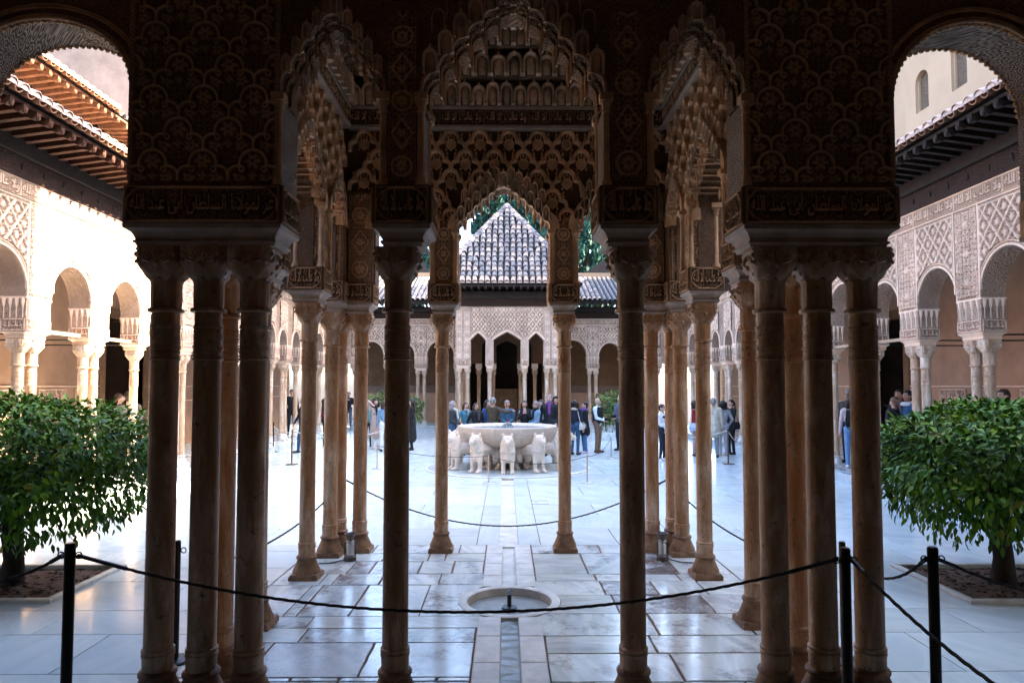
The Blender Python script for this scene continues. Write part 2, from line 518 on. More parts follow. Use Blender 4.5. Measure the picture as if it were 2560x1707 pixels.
def scrolls(U, V, s=0.055):
    """arabesque filler: alternating spirals with little leaves"""
    i = np.floor(U / s); j = np.floor(V / s)
    x = U - (i + .5) * s; y = V - (j + .5) * s
    r = np.hypot(x, y) / s; th = np.arctan2(y, x)
    sg = np.where((i + j) % 2 == 0, 1, -1)
    sp = np.cos(sg * th + r * 2 * np.pi * 2.4)
    return np.clip(sp * 1.6, 0, 1) * np.clip((.62 - r) * 6, 0, 1)


def seg_dist(U, V, pts):
    d = np.full(U.shape, 9.0)
    for (a, b_) in zip(pts[:-1], pts[1:]):
        ax, ay = a; bx, by = b_
        l2 = (bx - ax) ** 2 + (by - ay) ** 2 or 1e-9
        t = np.clip(((U - ax) * (bx - ax) + (V - ay) * (by - ay)) / l2, 0, 1)
        d = np.minimum(d, np.hypot(U - ax - t * (bx - ax), V - ay - t * (by - ay)))
    return d


def flower(U, V, cx, cy, r, k):
    x, y = U - cx, V - cy
    rr = np.hypot(x, y); th = np.arctan2(y, x)
    lim = r * (0.45 + 0.55 * np.abs(np.cos(th * k / 2)))
    return np.clip((lim - rr) / (0.15 * r), 0, 1) * np.where(rr < .18 * r, .4, 1)


def lobed_path(w, h):             # one trefoil-lobed sebka arch, feet at (-w/2,0) and (w/2,0), apex at (0,h)
    half = [(-.5 * w, 0), (-.5 * w, .22 * h)]
    for i in range(1, 5):
        t = R(90) * i / 4
        half.append((-.30 * w - .2 * w * math.cos(t), .22 * h + .28 * h * math.sin(t)))
    half.append((-.27 * w, .50 * h)); half.append((-.27 * w, .58 * h))
    for i in range(1, 6):
        t = R(90) * i / 5
        half.append((-.27 * w * math.cos(t), .58 * h + .42 * h * math.sin(t)))
    return half + [(-x, y) for x, y in reversed(half[:-1])]


def relief_mesh(name, H, w, h, depth, mat):
    """grid facing -Y, x in [-w/2, w/2], z in [0, h]; H in 0..1"""
    ny, nx = H.shape
    X, Z = np.meshgrid(np.linspace(-w / 2, w / 2, nx), np.linspace(0, h, ny))
    co = np.stack([X, -H * depth, Z], -1).reshape(-1, 3)
    i = np.arange(ny * nx).reshape(ny, nx)
    q = np.stack([i[:-1, :-1], i[:-1, 1:], i[1:, 1:], i[1:, :-1]], -1).reshape(-1, 4)
    me = bpy.data.meshes.new(name)
    me.vertices.add(len(co)); me.vertices.foreach_set('co', co.ravel())
    me.loops.add(q.size); me.loops.foreach_set('vertex_index', q.ravel().astype(np.int32))
    me.polygons.add(len(q)); me.polygons.foreach_set('loop_start', np.arange(0, q.size, 4, dtype=np.int32))
    me.update(calc_edges=True)
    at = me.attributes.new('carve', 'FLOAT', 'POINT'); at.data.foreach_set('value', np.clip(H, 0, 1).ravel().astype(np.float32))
    me.materials.append(mat)
    return me


def panel_inscription(name, text, w, h, mat, res=0.005, depth=0.022, border=0.02, rounded=True):
    nx, ny = int(w / res), int(h / res)
    U, V = np.meshgrid((np.arange(nx) + .5) * w / nx, (np.arange(ny) + .5) * h / ny)
    H = np.maximum(scrolls(U, V, 0.034), scrolls(U + .015, V + .02, 0.047)) * 0.68
    bx, by = int((border + .012) / res), int((border + .012) / res)
    m = raster_text(text, nx - 2 * bx - 4, ny - 2 * by)
    t = np.zeros_like(H); t[by:by + m.shape[0], bx + 2:bx + 2 + m.shape[1]] = m
    near_t = blur(t, 4) > .02
    H = np.where(near_t, 0, H * .8)
    H = np.maximum(H, blur(t, 1))
    e = np.minimum(np.minimum(U, w - U), np.minimum(V, h - V))
    if rounded:
        rr = h / 2 - border
        cx = np.clip(U, border + rr, w - border - rr)
        dd = np.hypot(U - cx, V - h / 2) - rr
        H = np.where(np.abs(dd + .004) < .005, 0.85, H)
    H = np.where(e < border, np.where(np.abs(e - border * .45) < .004, .45, 1.0), H)
    H[0] = H[-1] = 0; H[:, 0] = H[:, -1] = 0
    return relief_mesh(name, H, w, h, depth, mat)


def panel_lobes(name, w, h, pw, ph, mat, res=0.006, depth=0.03, frame=True):
    """the big lobed lattice with flowers on the foreground piers"""
    nx, ny = int(w / res), int(h / res)
    U, V = np.meshgrid((np.arange(nx) + .5) * w / nx, (np.arange(ny) + .5) * h / ny)
    H = np.maximum(scrolls(U, V, 0.030), scrolls(U + .017, V + .013, 0.041)) * 0.58
    D = np.full(U.shape, 9.0)
    F = np.zeros_like(H)
    path = lobed_path(pw, ph)
    for j in range(-1, int(h / ph) + 2):
        for i in range(-1, int(w / pw) + 2):
            cx = w / 2 + (i - int(w / pw / 2)) * pw + (pw / 2 if j % 2 else 0); cy = j * ph
            if cx < -pw or cx > w + pw: continue
            sl = (np.abs(U - cx) < pw * .7) & (np.abs(V - cy - ph * .5) < ph * .8)
            if not sl.any(): continue
            u, v = U[sl], V[sl]
            D[sl] = np.minimum(D[sl], seg_dist(u - cx, v - cy, path))
            for sx in (-1, 1):       # curls at the notch of each lobe
                D[sl] = np.minimum(D[sl], np.abs(np.hypot(u - cx - sx * .22 * pw, v - cy - .40 * ph) - .016) + .003)
            f = flower(u, v, cx, cy + ph * .66, pw * .19, 6)
            f = np.maximum(f, flower(u, v, cx - pw * .27, cy + ph * .14, pw * .16, 5))
            f = np.maximum(f, flower(u, v, cx + pw * .27, cy + ph * .14, pw * .16, 5))
            f = np.maximum(f, flower(u, v, cx, cy + ph * .20, pw * .10, 4))
            F[sl] = np.maximum(F[sl], f)
    H = np.maximum(H, F * .75)
    H = np.where(D < .021, np.minimum(H, .2), H)
    H = np.where(D < .0115, 1 - np.clip((D - .005) / .007, 0, 1) * .35, H)
    if frame:
        e = np.minimum(np.minimum(U, w - U), h - V)
        H = np.where(e < .035, np.where(e < .012, 1, .55 + .4 * (np.sin((U + V) * 2 * np.pi / .03) > 0)), H)
    H[0] = 0; H[:, 0] = H[:, -1] = 0
    return relief_mesh(name, blur(H, 1), w, h, depth, mat)


def panel_arabesque(name, w, h, mat, res=0.006, depth=0.02):
    nx, ny = max(8, int(w / res)), max(8, int(h / res))
    U, V = np.meshgrid((np.arange(nx) + .5) * w / nx, (np.arange(ny) + .5) * h / ny)
    c = np.abs(U - w / 2)
    H = np.maximum(scrolls(c, V, 0.034), scrolls(c + .01, V + .02, .05)) * 0.8
    per = w * 1.15
    for k in range(int(h / per) + 1):
        cy = (k + .5) * per
        r = np.hypot(c, V - cy)
        if k % 2 == 0:
            H = np.where(np.abs(r - w * .33) < .008, 1, H); H = np.maximum(H, flower(U, V, w / 2, cy, w * .26, 8))
        else:
            q = np.abs(c + np.abs(V - cy) * .7 - w * .36)
            H = np.where(q < .009, 1, H); H = np.maximum(H, flower(U, V, w / 2, cy, w * .2, 6))
    e = np.minimum(U, w - U)
    H = np.where(e < .012, .9, H)
    H[0] = H[-1] = 0; H[:, 0] = H[:, -1] = 0
    return relief_mesh(name, blur(H, 1), w, h, depth, mat)


def panel_diamonds(name, w, h, pw, ph, mat, res=0.012, depth=0.03):
    """net of curved lozenges"""
    nx, ny = max(8, int(w / res)), max(8, int(h / res))
    U, V = np.meshgrid((np.arange(nx) + .5) * w / nx, (np.arange(ny) + .5) * h / ny)
    f = np.cos(2 * np.pi * (U - w / 2) / pw) + np.cos(2 * np.pi * V / ph) + .18 * np.cos(6 * np.pi * (U - w / 2) / pw) + .18 * np.cos(6 * np.pi * V / ph)
    gy, gx = np.gradient(f, h / ny, w / nx)
    d = np.abs(f) / (np.hypot(gx, gy) + 4)
    H = scrolls(U, V, pw / 4.2) * .8
    H = np.maximum(H, np.clip((np.abs(f) - 1.45) * 4, 0, 1) * .8)
    H = np.where(d < pw * .085, 0, H)
    H = np.where(d < pw * .05, 1, H)
    e = np.minimum(np.minimum(U, w - U), np.minimum(V, h - V))
    H = np.where(e < .025, .9, H)
    return relief_mesh(name, H, w, h, depth, mat)


def panel_scroll(name, w, h, mat, s, res=0.014, depth=0.03):
    """all-over scrollwork in mirrored strips"""
    nx, ny = max(8, int(w / res)), max(8, int(h / res))
    U, V = np.meshgrid((np.arange(nx) + .5) * w / nx, (np.arange(ny) + .5) * h / ny)
    c = np.abs(U - w / 2)
    H = np.maximum(scrolls(c, V, s), scrolls(c + s * .4, V + s * .6, s * 1.35) * .8)
    per = h / max(1, round(h / .42))
    k = np.abs(((V / per) % 1) - .5) * 2
    q = np.abs(c - w * (.14 + .26 * np.abs(np.cos(np.pi * V / per)) ** .7))
    H = np.where(q < .016, np.where(q < .009, 1, .1), H)
    for j in range(int(h / per + .5)):
        H = np.maximum(H, flower(U, V, w / 2, (j + .5) * per, w * .13, 8))
    e = np.minimum(U, w - U)
    H = np.where(e < .02, .9, H)
    H[0] = H[-1] = 0; H[:, 0] = H[:, -1] = 0
    return relief_mesh(name, H, w, h, depth, mat)


# ------------------------------------------------------------------ building pieces
_cache = {}


def cached(key, fn):
    if key not in _cache: _cache[key] = fn()
    return _cache[key]


def sq_ring(hx, hy, z, n=6, e=8):
    """rounded-square ring (superellipse), 4*n points"""
    out = []
    for j in range(4 * n):
        a = 2 * math.pi * j / (4 * n) + math.pi / (4 * n)
        c, s = math.cos(a), math.sin(a)
        k = (abs(c) ** e + abs(s) ** e) ** (-1 / e)
        out.append((hx * k * c, hy * k * s, z))
    return out


def column_meshes(H, r, shaft, base, detail=True):
    def mk():
        n = 20 if detail else 12
        b = MB()
        b.loft([sq_ring(1.85 * r, 1.85 * r, 0, 5, 30), sq_ring(1.85 * r, 1.85 * r, .035, 5, 30), sq_ring(1.72 * r, 1.72 * r, .06, 5, 10)])
        b.lathe([(1.78 * r, .05), (1.74 * r, .085), (1.5 * r, .13), (1.28 * r, .175), (1.16 * r, .205), (1.3 * r, .215), (1.32 * r, .23), (1.2 * r, .245), (1.06 * r, .25)], n)
        s = MB()
        pr = [(1.05 * r, .24), (1.07 * r, .33), (1.13 * r, .338), (1.13 * r, .352), (1.05 * r, .36), (1.12 * r, .368), (1.12 * r, .382), (1.0 * r, .39)]
        z0 = H - .75
        pr += [(1.0 * r, .6), (.985 * r, z0 * .6), (.965 * r, z0)]
        if detail:
            z = z0
            for w, g in ((.018, 1.08), (.016, 1.06), (.03, 1.02), (.014, 1.07), (.014, 1.07), (.03, 1.01), (.012, 1.06), (.012, 1.06), (.012, 1.06), (.028, 1.01), (.012, 1.06), (.012, 1.05)):
                pr += [(.975 * r, z + .001), (g * r, z + w * .3), (g * r, z + w * .8), (.97 * r, z + w)]
                z += w + .0025
        else:
            for k in range(4):
                z = z0 + k * .055
                pr += [(.96 * r, z), (1.08 * r, z + .012), (1.08 * r, z + .028), (.96 * r, z + .04)]
        pr += [(.955 * r, H - .5), (.955 * r, H - .43), (1.22 * r, H - .425), (1.26 * r, H - .414), (1.22 * r, H - .402), (.98 * r, H - .398)]
        s.lathe(pr, n)
        c = MB()
        fl = lambda a, z: 1 + .035 * (math.cos(a * 12) > 0)
        c.lathe([(1.0 * r, H - .40), (1.03 * r, H - .37), (1.03 * r, H - .235), (1.12 * r, H - .21)], 48 if detail else 16, mod=fl if detail else None)
        rings = []
        for k in range(9):
            t = k / 8
            hr = r * (1.08 + .54 * min(1, t / .5) ** .65)
            ring = sq_ring(hr, hr, H - .21 + .21 * t, 8, 2.2 + 9 * t)
            if detail and t < .75:
                ring = [(x * (1 + .06 * math.cos(8 * math.atan2(y, x)) * (1 - t)), y * (1 + .06 * math.cos(8 * math.atan2(y, x)) * (1 - t)), z + .018 * (math.cos(8 * math.atan2(y, x))) * (t < .3)) for x, y, z in ring]
            rings.append(ring)
        c.loft(rings)
        if detail:                     # leaf scallops and a shell on every face
            for q in range(4):
                Mq = RZ(q * math.pi / 2)
                hr = 1.62 * r
                for k in range(9):
                    a = R(20 + 140 * k / 8)
                    p0 = (.30 * hr * math.cos(a), -hr * .975, H - .12 + .30 * hr * math.sin(a)); p1 = (.62 * hr * math.cos(a), -hr * .985, H - .12 + .58 * hr * math.sin(a))
                    c.tube([Mq @ Vector(p0), Mq @ Vector(p1)], [.009, .014], 4)
                for sx in (-1, 1):
                    for (ox, oz, rr) in ((.78, -.05, .020), (.80, -.10, .014), (.30, -.165, .018), (.74, -.015, .012)):
                        c.ball(Mq @ Vector((sx * hr * ox, -hr * (.99 if oz > -.12 else .80), H + oz)), rr, 6, 4, (1, .5, 1))
                c.ball(Mq @ Vector((0, -hr * .97, H - .12)), .022, 8, 5)
        return (b.mesh('base', M[base], True), s.mesh('shaft', M[shaft], True), c.mesh('capital', M[shaft if detail else shaft], True))
    return cached(('col', round(H, 3), round(r, 4), shaft, base, detail), mk)


def column(parent, Mx, H=3.02, r=.083, shaft='col_warm', base='base_brown', detail=True):
    b, s, c = column_meshes(H, r, shaft, base, detail)
    o = link('column', s, parent, Mx)
    link('base', b, o, Mx); link('capital', c, o, Mx)
    return o


def molding(mb, hx, hy, prof):
    rings = []
    for z, o in prof:
        rings.append([(-hx - o, -hy - o, z), (hx + o, -hy - o, z), (hx + o, hy + o, z), (-hx - o, hy + o, z)])
    mb.loft(rings)


def impost(parent, Mx, hx, hy, z0, kind='stucco', text='ولا غالب إلا الله', hh=.255, ch=.135, faces=(0, 1, 3), res=.005):
    """cornice and inscribed block over a capital; local origin on the column axis"""
    mb = MB()
    mb.box(-hx, hx, -hy, hy, z0 + ch, z0 + ch + hh)
    o = mb.build('impost_block', M['stucco_smooth' if kind == 'stucco' else 'pale_smooth'], parent, Mx)
    c = MB()
    molding(c, hx, hy, [(z0, -.055), (z0 + .016, -.05), (z0 + .02, -.038), (z0 + .03, -.038), (z0 + .04, -.05), (z0 + .06, -.045), (z0 + .085, -.03), (z0 + .10, -.008), (z0 + .105, .004), (z0 + ch - .002, .006)])
    c.build('cornice', M['impost' if kind == 'stucco' else 'pale_smooth'], o, Mx)
    mat = M['stucco_relief' if kind == 'stucco' else 'pale_relief']
    for f in faces:
        w = 2 * (hx if f % 2 == 0 else hy); d = hy if f % 2 == 0 else hx
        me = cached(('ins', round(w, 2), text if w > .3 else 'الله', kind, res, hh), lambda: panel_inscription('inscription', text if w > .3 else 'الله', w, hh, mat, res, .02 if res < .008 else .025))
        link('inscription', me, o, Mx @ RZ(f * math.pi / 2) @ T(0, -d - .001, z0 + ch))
    return o


def lobed(u0, u1, zs, za, n, seg=4, a=1.25, b_=.5):
    """stepped muqarnas arch outline from (u0, zs) over the apex to (u1, zs)"""
    uc = (u0 + u1) / 2; w = (uc - u0) / n
    wt = [a - b_ * i / max(n - 1, 1) for i in range(n)]
    tot = sum(wt); z = zs; L = [(u0, zs)]; steps = []
    for i in range(n):
        h = (za - zs) * wt[i] / tot
        x0 = u0 + i * w
        last = i == n - 1
        steps.append((x0, z, w, h))
        q = .45 if last else .28
        L.append((x0 + .0004, z + h * q))
        xr = w * (1 if last else .74)
        for k in range(1, seg + 1):
            t = R(90) * k / seg
            L.append((x0 + xr - (xr - .0004) * math.cos(t), z + h * (q + (1 - q) * math.sin(t))))
        if not last: L.append((x0 + w - .0004, z + h * 1.0)); L.append((x0 + w, z + h * .90))
        z += h * (1 if last else .90)
    k = (za - zs) / (z - zs)
    L = [(x, zs + (y - zs) * k) for x, y in L]
    Rr = [(2 * uc - x, y) for x, y in reversed(L[:-1])]
    return L + Rr, [(x, zs + (y - zs) * k, w_, h * k) for x, y, w_, h in steps]


def round_arch(u0, u1, zs, za, n=14):
    uc = (u0 + u1) / 2; r = (u1 - u0) / 2
    return [(uc - r * math.cos(math.pi * k / n), zs + (za - zs) * math.sin(math.pi * k / n)) for k in range(n + 1)]


def strip_wall(mb, lower, ztop, y0, y1, mi=0, under=0):
    for (a, b_) in zip(lower[:-1], lower[1:]):
        if b_[0] - a[0] > 1e-5:
            mb.add([(a[0], y0, a[1]), (b_[0], y0, b_[1]), (b_[0], y0, ztop), (a[0], y0, ztop)], [(0, 1, 2, 3)], mi)
            mb.add([(a[0], y1, a[1]), (b_[0], y1, b_[1]), (b_[0], y1, ztop), (a[0], y1, ztop)], [(3, 2, 1, 0)], mi)
        mb.add([(a[0], y0, a[1]), (b_[0], y0, b_[1]), (b_[0], y1, b_[1]), (a[0], y1, a[1])], [(3, 2, 1, 0)], under)
    u0, u1 = lower[0], lower[-1]
    mb.add([(u0[0], y0, ztop), (u1[0], y0, ztop), (u1[0], y1, ztop), (u0[0], y1, ztop)], [(0, 1, 2, 3)], mi)
    mb.add([(u0[0], y0, u0[1]), (u0[0], y0, ztop), (u0[0], y1, ztop), (u0[0], y1, u0[1])], [(0, 1, 2, 3)], mi)
    mb.add([(u1[0], y0, u1[1]), (u1[0], y0, ztop), (u1[0], y1, ztop), (u1[0], y1, u1[1])], [(3, 2, 1, 0)], mi)


def outline_z(lower, u):
    z = -9
    for a, b_ in zip(lower[:-1], lower[1:]):
        if a[0] <= u <= b_[0] and b_[0] > a[0]:
            z = max(z, a[1] + (b_[1] - a[1]) * (u - a[0]) / (b_[0] - a[0]))
    return z


def cell_mesh(mat):
    """muqarnas cell, unit width: a tall niche under a rounded hood with ribs at its sides; foot at z=0"""
    def mk():
        mb = MB()
        path = [(-.42, 0), (-.42, .8)] + [(-.42 * math.cos(math.pi * k / 8), .8 + .42 * math.sin(math.pi * k / 8)) for k in range(1, 8)] + [(.42, .8), (.42, 0)]
        mb.sweep(path, [(-.09, 0), (-.09, -.42), (-.03, -.52), (.05, -.52), (.1, -.4), (.1, 0)])
        rings = []
        for z, k in ((0, .5), (.25, .75), (.6, 1), (.85, .95), (1.02, .7), (1.14, .2)):
            rings.append([(.30 * k ** .5 * math.cos(t), -.05 - .30 * k * math.sin(t), z) for t in [math.pi * j / 6 for j in range(7)]])
        mb.loft(rings, False, 0, False)
        mb.ball((0, -.42, 1.36), .10, 6, 4, (1, 1, 1.3))
        return mb.mesh('muqarnas_cell', mat, True)
    return cached(('cell', mat.name), mk)


def sebka_mesh(mat, w, h, d):
    def mk():
        mb = MB()
        p = lobed_path(w * .97, h)
        k = w * .058
        mb.sweep(p, [(-k, 0), (-k, -d * .8), (-k * .45, -d), (k * .1, -d * .86), (k * .45, -d), (k, -d * .8), (k, 0)])
        # medallion with rings, leaf sprays, cone finial on the notches
        r = w * .19; cz = h * .36
        for a, b_, y in ((0, r * .28, -d * .55), (r * .42, r * .58, -d * .5), (r * .8, r, -d * .55)):
            rings = [[(rr * math.cos(2 * math.pi * j / 14), yy, cz + rr * math.sin(2 * math.pi * j / 14)) for j in range(14)] for rr, yy in ((b_, -d * .25), (b_, y), (max(a, .001), y), (max(a, .001), -d * .25))]
            mb.loft(rings, False)
        mb.add([(r * math.cos(2 * math.pi * j / 14), -d * .3, cz + r * math.sin(2 * math.pi * j / 14)) for j in range(14)], [tuple(range(13, -1, -1))])
        for j in range(8):
            a = 2 * math.pi * j / 8
            mb.ball((r * .70 * math.cos(a), -d * .42, cz + r * .70 * math.sin(a)), r * .11, 5, 3)
        for sx in (-1, 0, 1):
            mb.ball((sx * w * .10, -d * .4, h * (.80 if sx == 0 else .70)), w * .055, 6, 4, (.6, .5, 1.4))
            mb.ball((sx * w * .17, -d * .35, h * .10), w * .05, 6, 4, (.7, .5, 1.1))
        for sx in (-1, 1):
            mb.ball((sx * w * .37, -d * .5, h * .64), w * .06, 6, 4, (.8, .6, 1.35))
            mb.ball((sx * w * .36, -d * .35, h * .86), w * .06, 6, 4, (.7, .5, 1.2))
        return mb.mesh('lattice_cell', mat, True)
    return cached(('seb', mat.name, round(w, 3), round(h, 3)), mk)


def lattice(parent, Mx, u0, u1, z0, z1, lower, cw, chh, mat, d=.08, phase=0.0, y=0.0, margin=.10):
    me = sebka_mesh(mat, cw, chh * 1.04, d)
    rows = int((z1 - z0) / chh) + 3
    for j in range(0, rows):
        z = z1 - .03 - (j + 1) * chh
        for i in range(-1, int((u1 - u0) / cw) + 2):
            u = u0 + (i + .5 + (.5 if j % 2 else 0) + phase) * cw
            if u - cw * .3 < u0 or u + cw * .3 > u1 or z < z0: continue
            lo = max(outline_z(lower, u), outline_z(lower, u - cw * .2), outline_z(lower, u + cw * .2))
            if z < lo + margin: continue
            link('lattice_cell', me, parent, Mx @ T(u, y, z))


def arch_cells(parent, Mx, steps, uc, mat, y=-.02, rows=2, size=1.0, hk=1.35, dep=.35):
    me = cell_mesh(mat)
    for r in range(rows):
        for i, (u, z, w, h) in enumerate(steps):
            for sg in (-1, 1):
                x = u + w * (.5 if r % 2 == 0 else .0)
                X = x if sg < 0 else 2 * uc - x
                if r % 2 == 1 and i == 0: continue
                link('muqarnas_cell', me, parent, Mx @ T(X, y + .04 * r, z + h * .95 + r * h * 1.15) @ S(w * .98 * size, dep * w * 2.2, w * hk * .95))
    u, z, w, h = steps[-1]
    link('muqarnas_cell', me, parent, Mx @ T(uc, y, z + h * 1.02) @ S(w * 1.3, dep * w * 2.4, w * 1.5))


def pendants(parent, Mx, steps, uc, ys, mat):
    """little hanging drops at the cusps of a stepped arch"""
    for i, (u, z, w, h) in enumerate(steps[:-1]):
        for sg in (-1, 1):
            mb = MB()
            x = u + w if sg < 0 else 2 * uc - u - w
            for y in ys:
                mb.lathe([(.004, z + h * .30), (w * .10, z + h * .42), (w * .13, z + h * .6), (w * .12, z + h * 1.3)], 6, (x, y, 0))
            mb.build('pendant', mat, parent, Mx, True)


def tier(parent, Mx, u0, u1, z, h, y, depth, n, mat, backmat):
    """one projecting row of muqarnas"""
    b = MB(); b.box(u0, u1, y, y + depth, z + h * .02, z + h)
    b.build('muqarnas_tier', backmat, parent, Mx)
    me = cell_mesh(mat); w = (u1 - u0) / n
    for i in range(n):
        k = 1 if i % 3 else .86
        link('muqarnas_cell', me, parent, Mx @ T(u0 + (i + .5) * w, y + .005, z + h * .02) @ S(w * .98, w * 1.0, h * .70 * k))


def colonnette(parent, Mx, z0, z1, r=.024, mat='stucco_smooth'):
    def mk():
        mb = MB(); H = z1 - z0
        mb.lathe([(r * 1.5, 0), (r * 1.4, .03), (r, .05), (r * .95, H - .13), (r * 1.25, H - .125), (r * 1.25, H - .112), (r, H - .108), (r * 1.1, H - .09), (r * 1.7, H - .05)], 10)
        mb.box(-r * 1.8, r * 1.8, -r * 1.8, r * 1.8, H - .05, H)
        return mb.mesh('colonnette', M[mat], True)
    me = cached(('cn', round(z1 - z0, 3), r, mat), mk)
    return link('colonnette', me, parent, Mx @ T(0, 0, z0))


def archivolt(parent, Mx, path, w, d, mat, y=0.0, name='arch_rib', teeth=None):
    mb = MB()
    mb.sweep(path, [(0.0, y + .02), (0.0, y - d), (w * .3, y - d * 1.25), (w * .7, y - d * .7), (w, y - d), (w, y + .02)])
    if teeth:
        step, tw, y1 = teeth
        acc = 0
        for a, b_ in zip(path[:-1], path[1:]):
            l = math.hypot(b_[0] - a[0], b_[1] - a[1]); k = acc
            while k < l:
                p = (a[0] + (b_[0] - a[0]) * k / l, a[1] + (b_[1] - a[1]) * k / l)
                for yy in (y + .012, y1 - .012):
                    mb.ball((p[0], yy, p[1]), tw, 5, 4)
                k += step
            acc = k - l
    return mb.build(name, mat, parent, Mx, True)


def paths_offset(path, d):
    out = []
    for i, p in enumerate(path):
        a = path[max(i - 1, 0)]; b_ = path[min(i + 1, len(path) - 1)]
        dx, dz = b_[0] - a[0], b_[1] - a[1]; l = math.hypot(dx, dz) or 1
        out.append((p[0] - dz / l * d, p[1] + dx / l * d))
    return out


# ------------------------------------------------------------------ near gallery (the dark arcade the camera looks through)
YN = 4.42
ga = thing('gallery_arcade', 'dark carved stucco arcade on slender marble columns spanning the whole foreground', 'arcade', (0, YN, 0))
MN = T(0, YN, 0)
H0 = 3.02
ZB = H0 + .135 + .255             # top of the inscribed blocks
ZT = 5.7
xn = lambda px: PX(px, YN)
uL0, uL1 = xn(306), xn(691)
uC0, uC1 = xn(950), xn(1052)
uD0, uD1 = xn(1516), xn(1634)
uR0, uR1 = xn(1871), xn(2250)
aLL = (xn(-136), uL0); aRR = (uR1, xn(2673))
zap = PZ(50, YN, 120)
archLL = round_arch(*aLL, zap - .43, zap, 22)
archRR = round_arch(*aRR, zap - .53, zap + .005, 22)
archL2, stL2 = lobed(uL1, uC0, PZ(232, YN), PZ(40, YN), 5)
archC, stC = lobed(uC1, uD0, PZ(240, YN), PZ(-4, YN), 6)
archR2, stR2 = lobed(uD1, uR0, PZ(228, YN), PZ(50, YN), 5)
ex0 = [(-8.2, 0)]
low = []
left = [(-7.75, -7.3), (-6.25, -5.85), (-4.75, aLL[0])]
prev = None
for (p0, p1) in left:
    if prev is not None: low += round_arch(prev, p0, zap - .62, zap, 14)
    low += [(p0, ZB), (p1, ZB)]
    prev = p1
low += [(aLL[0], ZB)] + archLL + [(uL0, ZB), (uL1, ZB)] + archL2 + [(uC0, ZB), (uC1, ZB)] + archC + [(uD0, ZB), (uD1, ZB)] + archR2 + [(uR0, ZB), (uR1, ZB)] + archRR + [(aRR[1], ZB)]
right = [(aRR[1], 4.75), (5.85, 6.25), (7.3, 7.75)]
prev = None
for (p0, p1) in right:
    if prev is not None: low += round_arch(prev, p0, zap - .62, zap, 14)
    low += [(p0, ZB), (p1, ZB)]
    prev = p1
w = MB(); strip_wall(w, low, ZT, 0, .36, 0, 1)
w.build('arcade_wall', [M['stucco'], M['stucco_lit']], ga, MN)
# narrower inner layers of the lobed arches
for (u0, u1, st, zs, za, n) in ((uL1, uC0, stL2, PZ(232, YN), PZ(40, YN), 5), (uC1, uD0, stC, PZ(240, YN), PZ(-4, YN), 6), (uD1, uR0, stR2, PZ(228, YN), PZ(50, YN), 5)):
    uc = (u0 + u1) / 2
    for k, (ins, drop, ya, yb) in enumerate(((.016, .022, .05, .31), (.034, .05, .11, .25))):
        L, s2 = lobed(u0 + ins, u1 - ins, zs - .02, za - drop, n)
        w = MB(); strip_wall(w, [(u0 + .002, zs - .06), (u0 + ins, zs - .06)] + L + [(u1 - ins, zs - .06), (u1 - .002, zs - .06)], za + .12, ya, yb)
        w.build('arch_layer', M['stucco'], ga, MN)
        arch_cells(ga, MN, s2, uc, M['stucco_grey'], ya - .002, 1, .9, 1.0, .2)
        pendants(ga, MN, s2, uc, (ya + .04, yb - .04) if k else (ya + .02,), M['stucco_smooth'])
    L, s2 = lobed(u0, u1, zs, za, n)
    archivolt(ga, MN, L, .02, .012, M['stucco_smooth'], 0)
    arch_cells(ga, MN, st, uc, M['stucco_grey'], 0, 3, 1.0)
    # the same arch from the court side
    arch_cells(ga, MN @ T(2 * uc, .36, 0) @ RZ(math.pi), st, uc, M['stucco_grey'], 0, 1)
for L in (archLL, archRR):
    archivolt(ga, MN, L, .035, .018, M['stucco_smooth'], 0, teeth=(.045, .020, .36))
    archivolt(ga, MN, paths_offset(L, .075), .03, .012, M['stucco_smooth'], 0)
# carved panels of the two wide piers
wL = uL1 - uL0
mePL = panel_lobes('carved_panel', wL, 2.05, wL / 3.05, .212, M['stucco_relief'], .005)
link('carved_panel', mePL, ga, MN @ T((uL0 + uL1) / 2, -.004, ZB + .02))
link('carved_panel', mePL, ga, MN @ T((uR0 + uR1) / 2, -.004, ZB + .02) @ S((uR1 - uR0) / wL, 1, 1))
for (a, b_) in ((uC0, uC1), (uD0, uD1)):
    wm = b_ - a - .075
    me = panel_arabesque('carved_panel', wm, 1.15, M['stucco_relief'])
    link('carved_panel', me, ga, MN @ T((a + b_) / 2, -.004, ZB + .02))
    for u in (a + .008, b_ - .008):
        for yy in (-.012, .372):
            colonnette(ga, MN @ T(u, yy, 0), ZB, PZ(238, YN))
for u in (uL1 - .012, uR0 + .012):
    colonnette(ga, MN @ T(u, .0, 0), ZB, PZ(238, YN))
# imposts and columns
ym = .18
LT = 'عز لمولانا السلطان أبي عبد الله'
for (a, b_) in ((uL0, uL1), (uR0, uR1)):
    impost(ga, MN @ T((a + b_) / 2, ym, 0), (b_ - a) / 2 + .012, .195, H0, text=LT, faces=(0, 1, 2, 3))
for (a, b_) in ((uC0, uC1), (uD0, uD1)):
    impost(ga, MN @ T((a + b_) / 2, ym, 0), .182, .195, H0, faces=(0, 1, 2, 3))
for (p0, p1) in left + right:
    impost(ga, MN @ T((p0 + p1) / 2, ym, 0), max(.19, (p1 - p0) / 2), .195, H0, faces=(0,))
    column(ga, MN @ T((p0 + p1) / 2, ym, 0), r=.09, shaft='col_near')
YC = YN + ym
for px, r in ((411, .091), (518, .091), (633, .091), (1928, .091), (2046, .091), (2160, .092)):
    column(ga, T(PX(px, YC), YC, 0), r=r, shaft='col_near')
for px in (993, 1578):
    column(ga, T(PX(px, YC), YC, 0), r=.086, shaft='col_near')

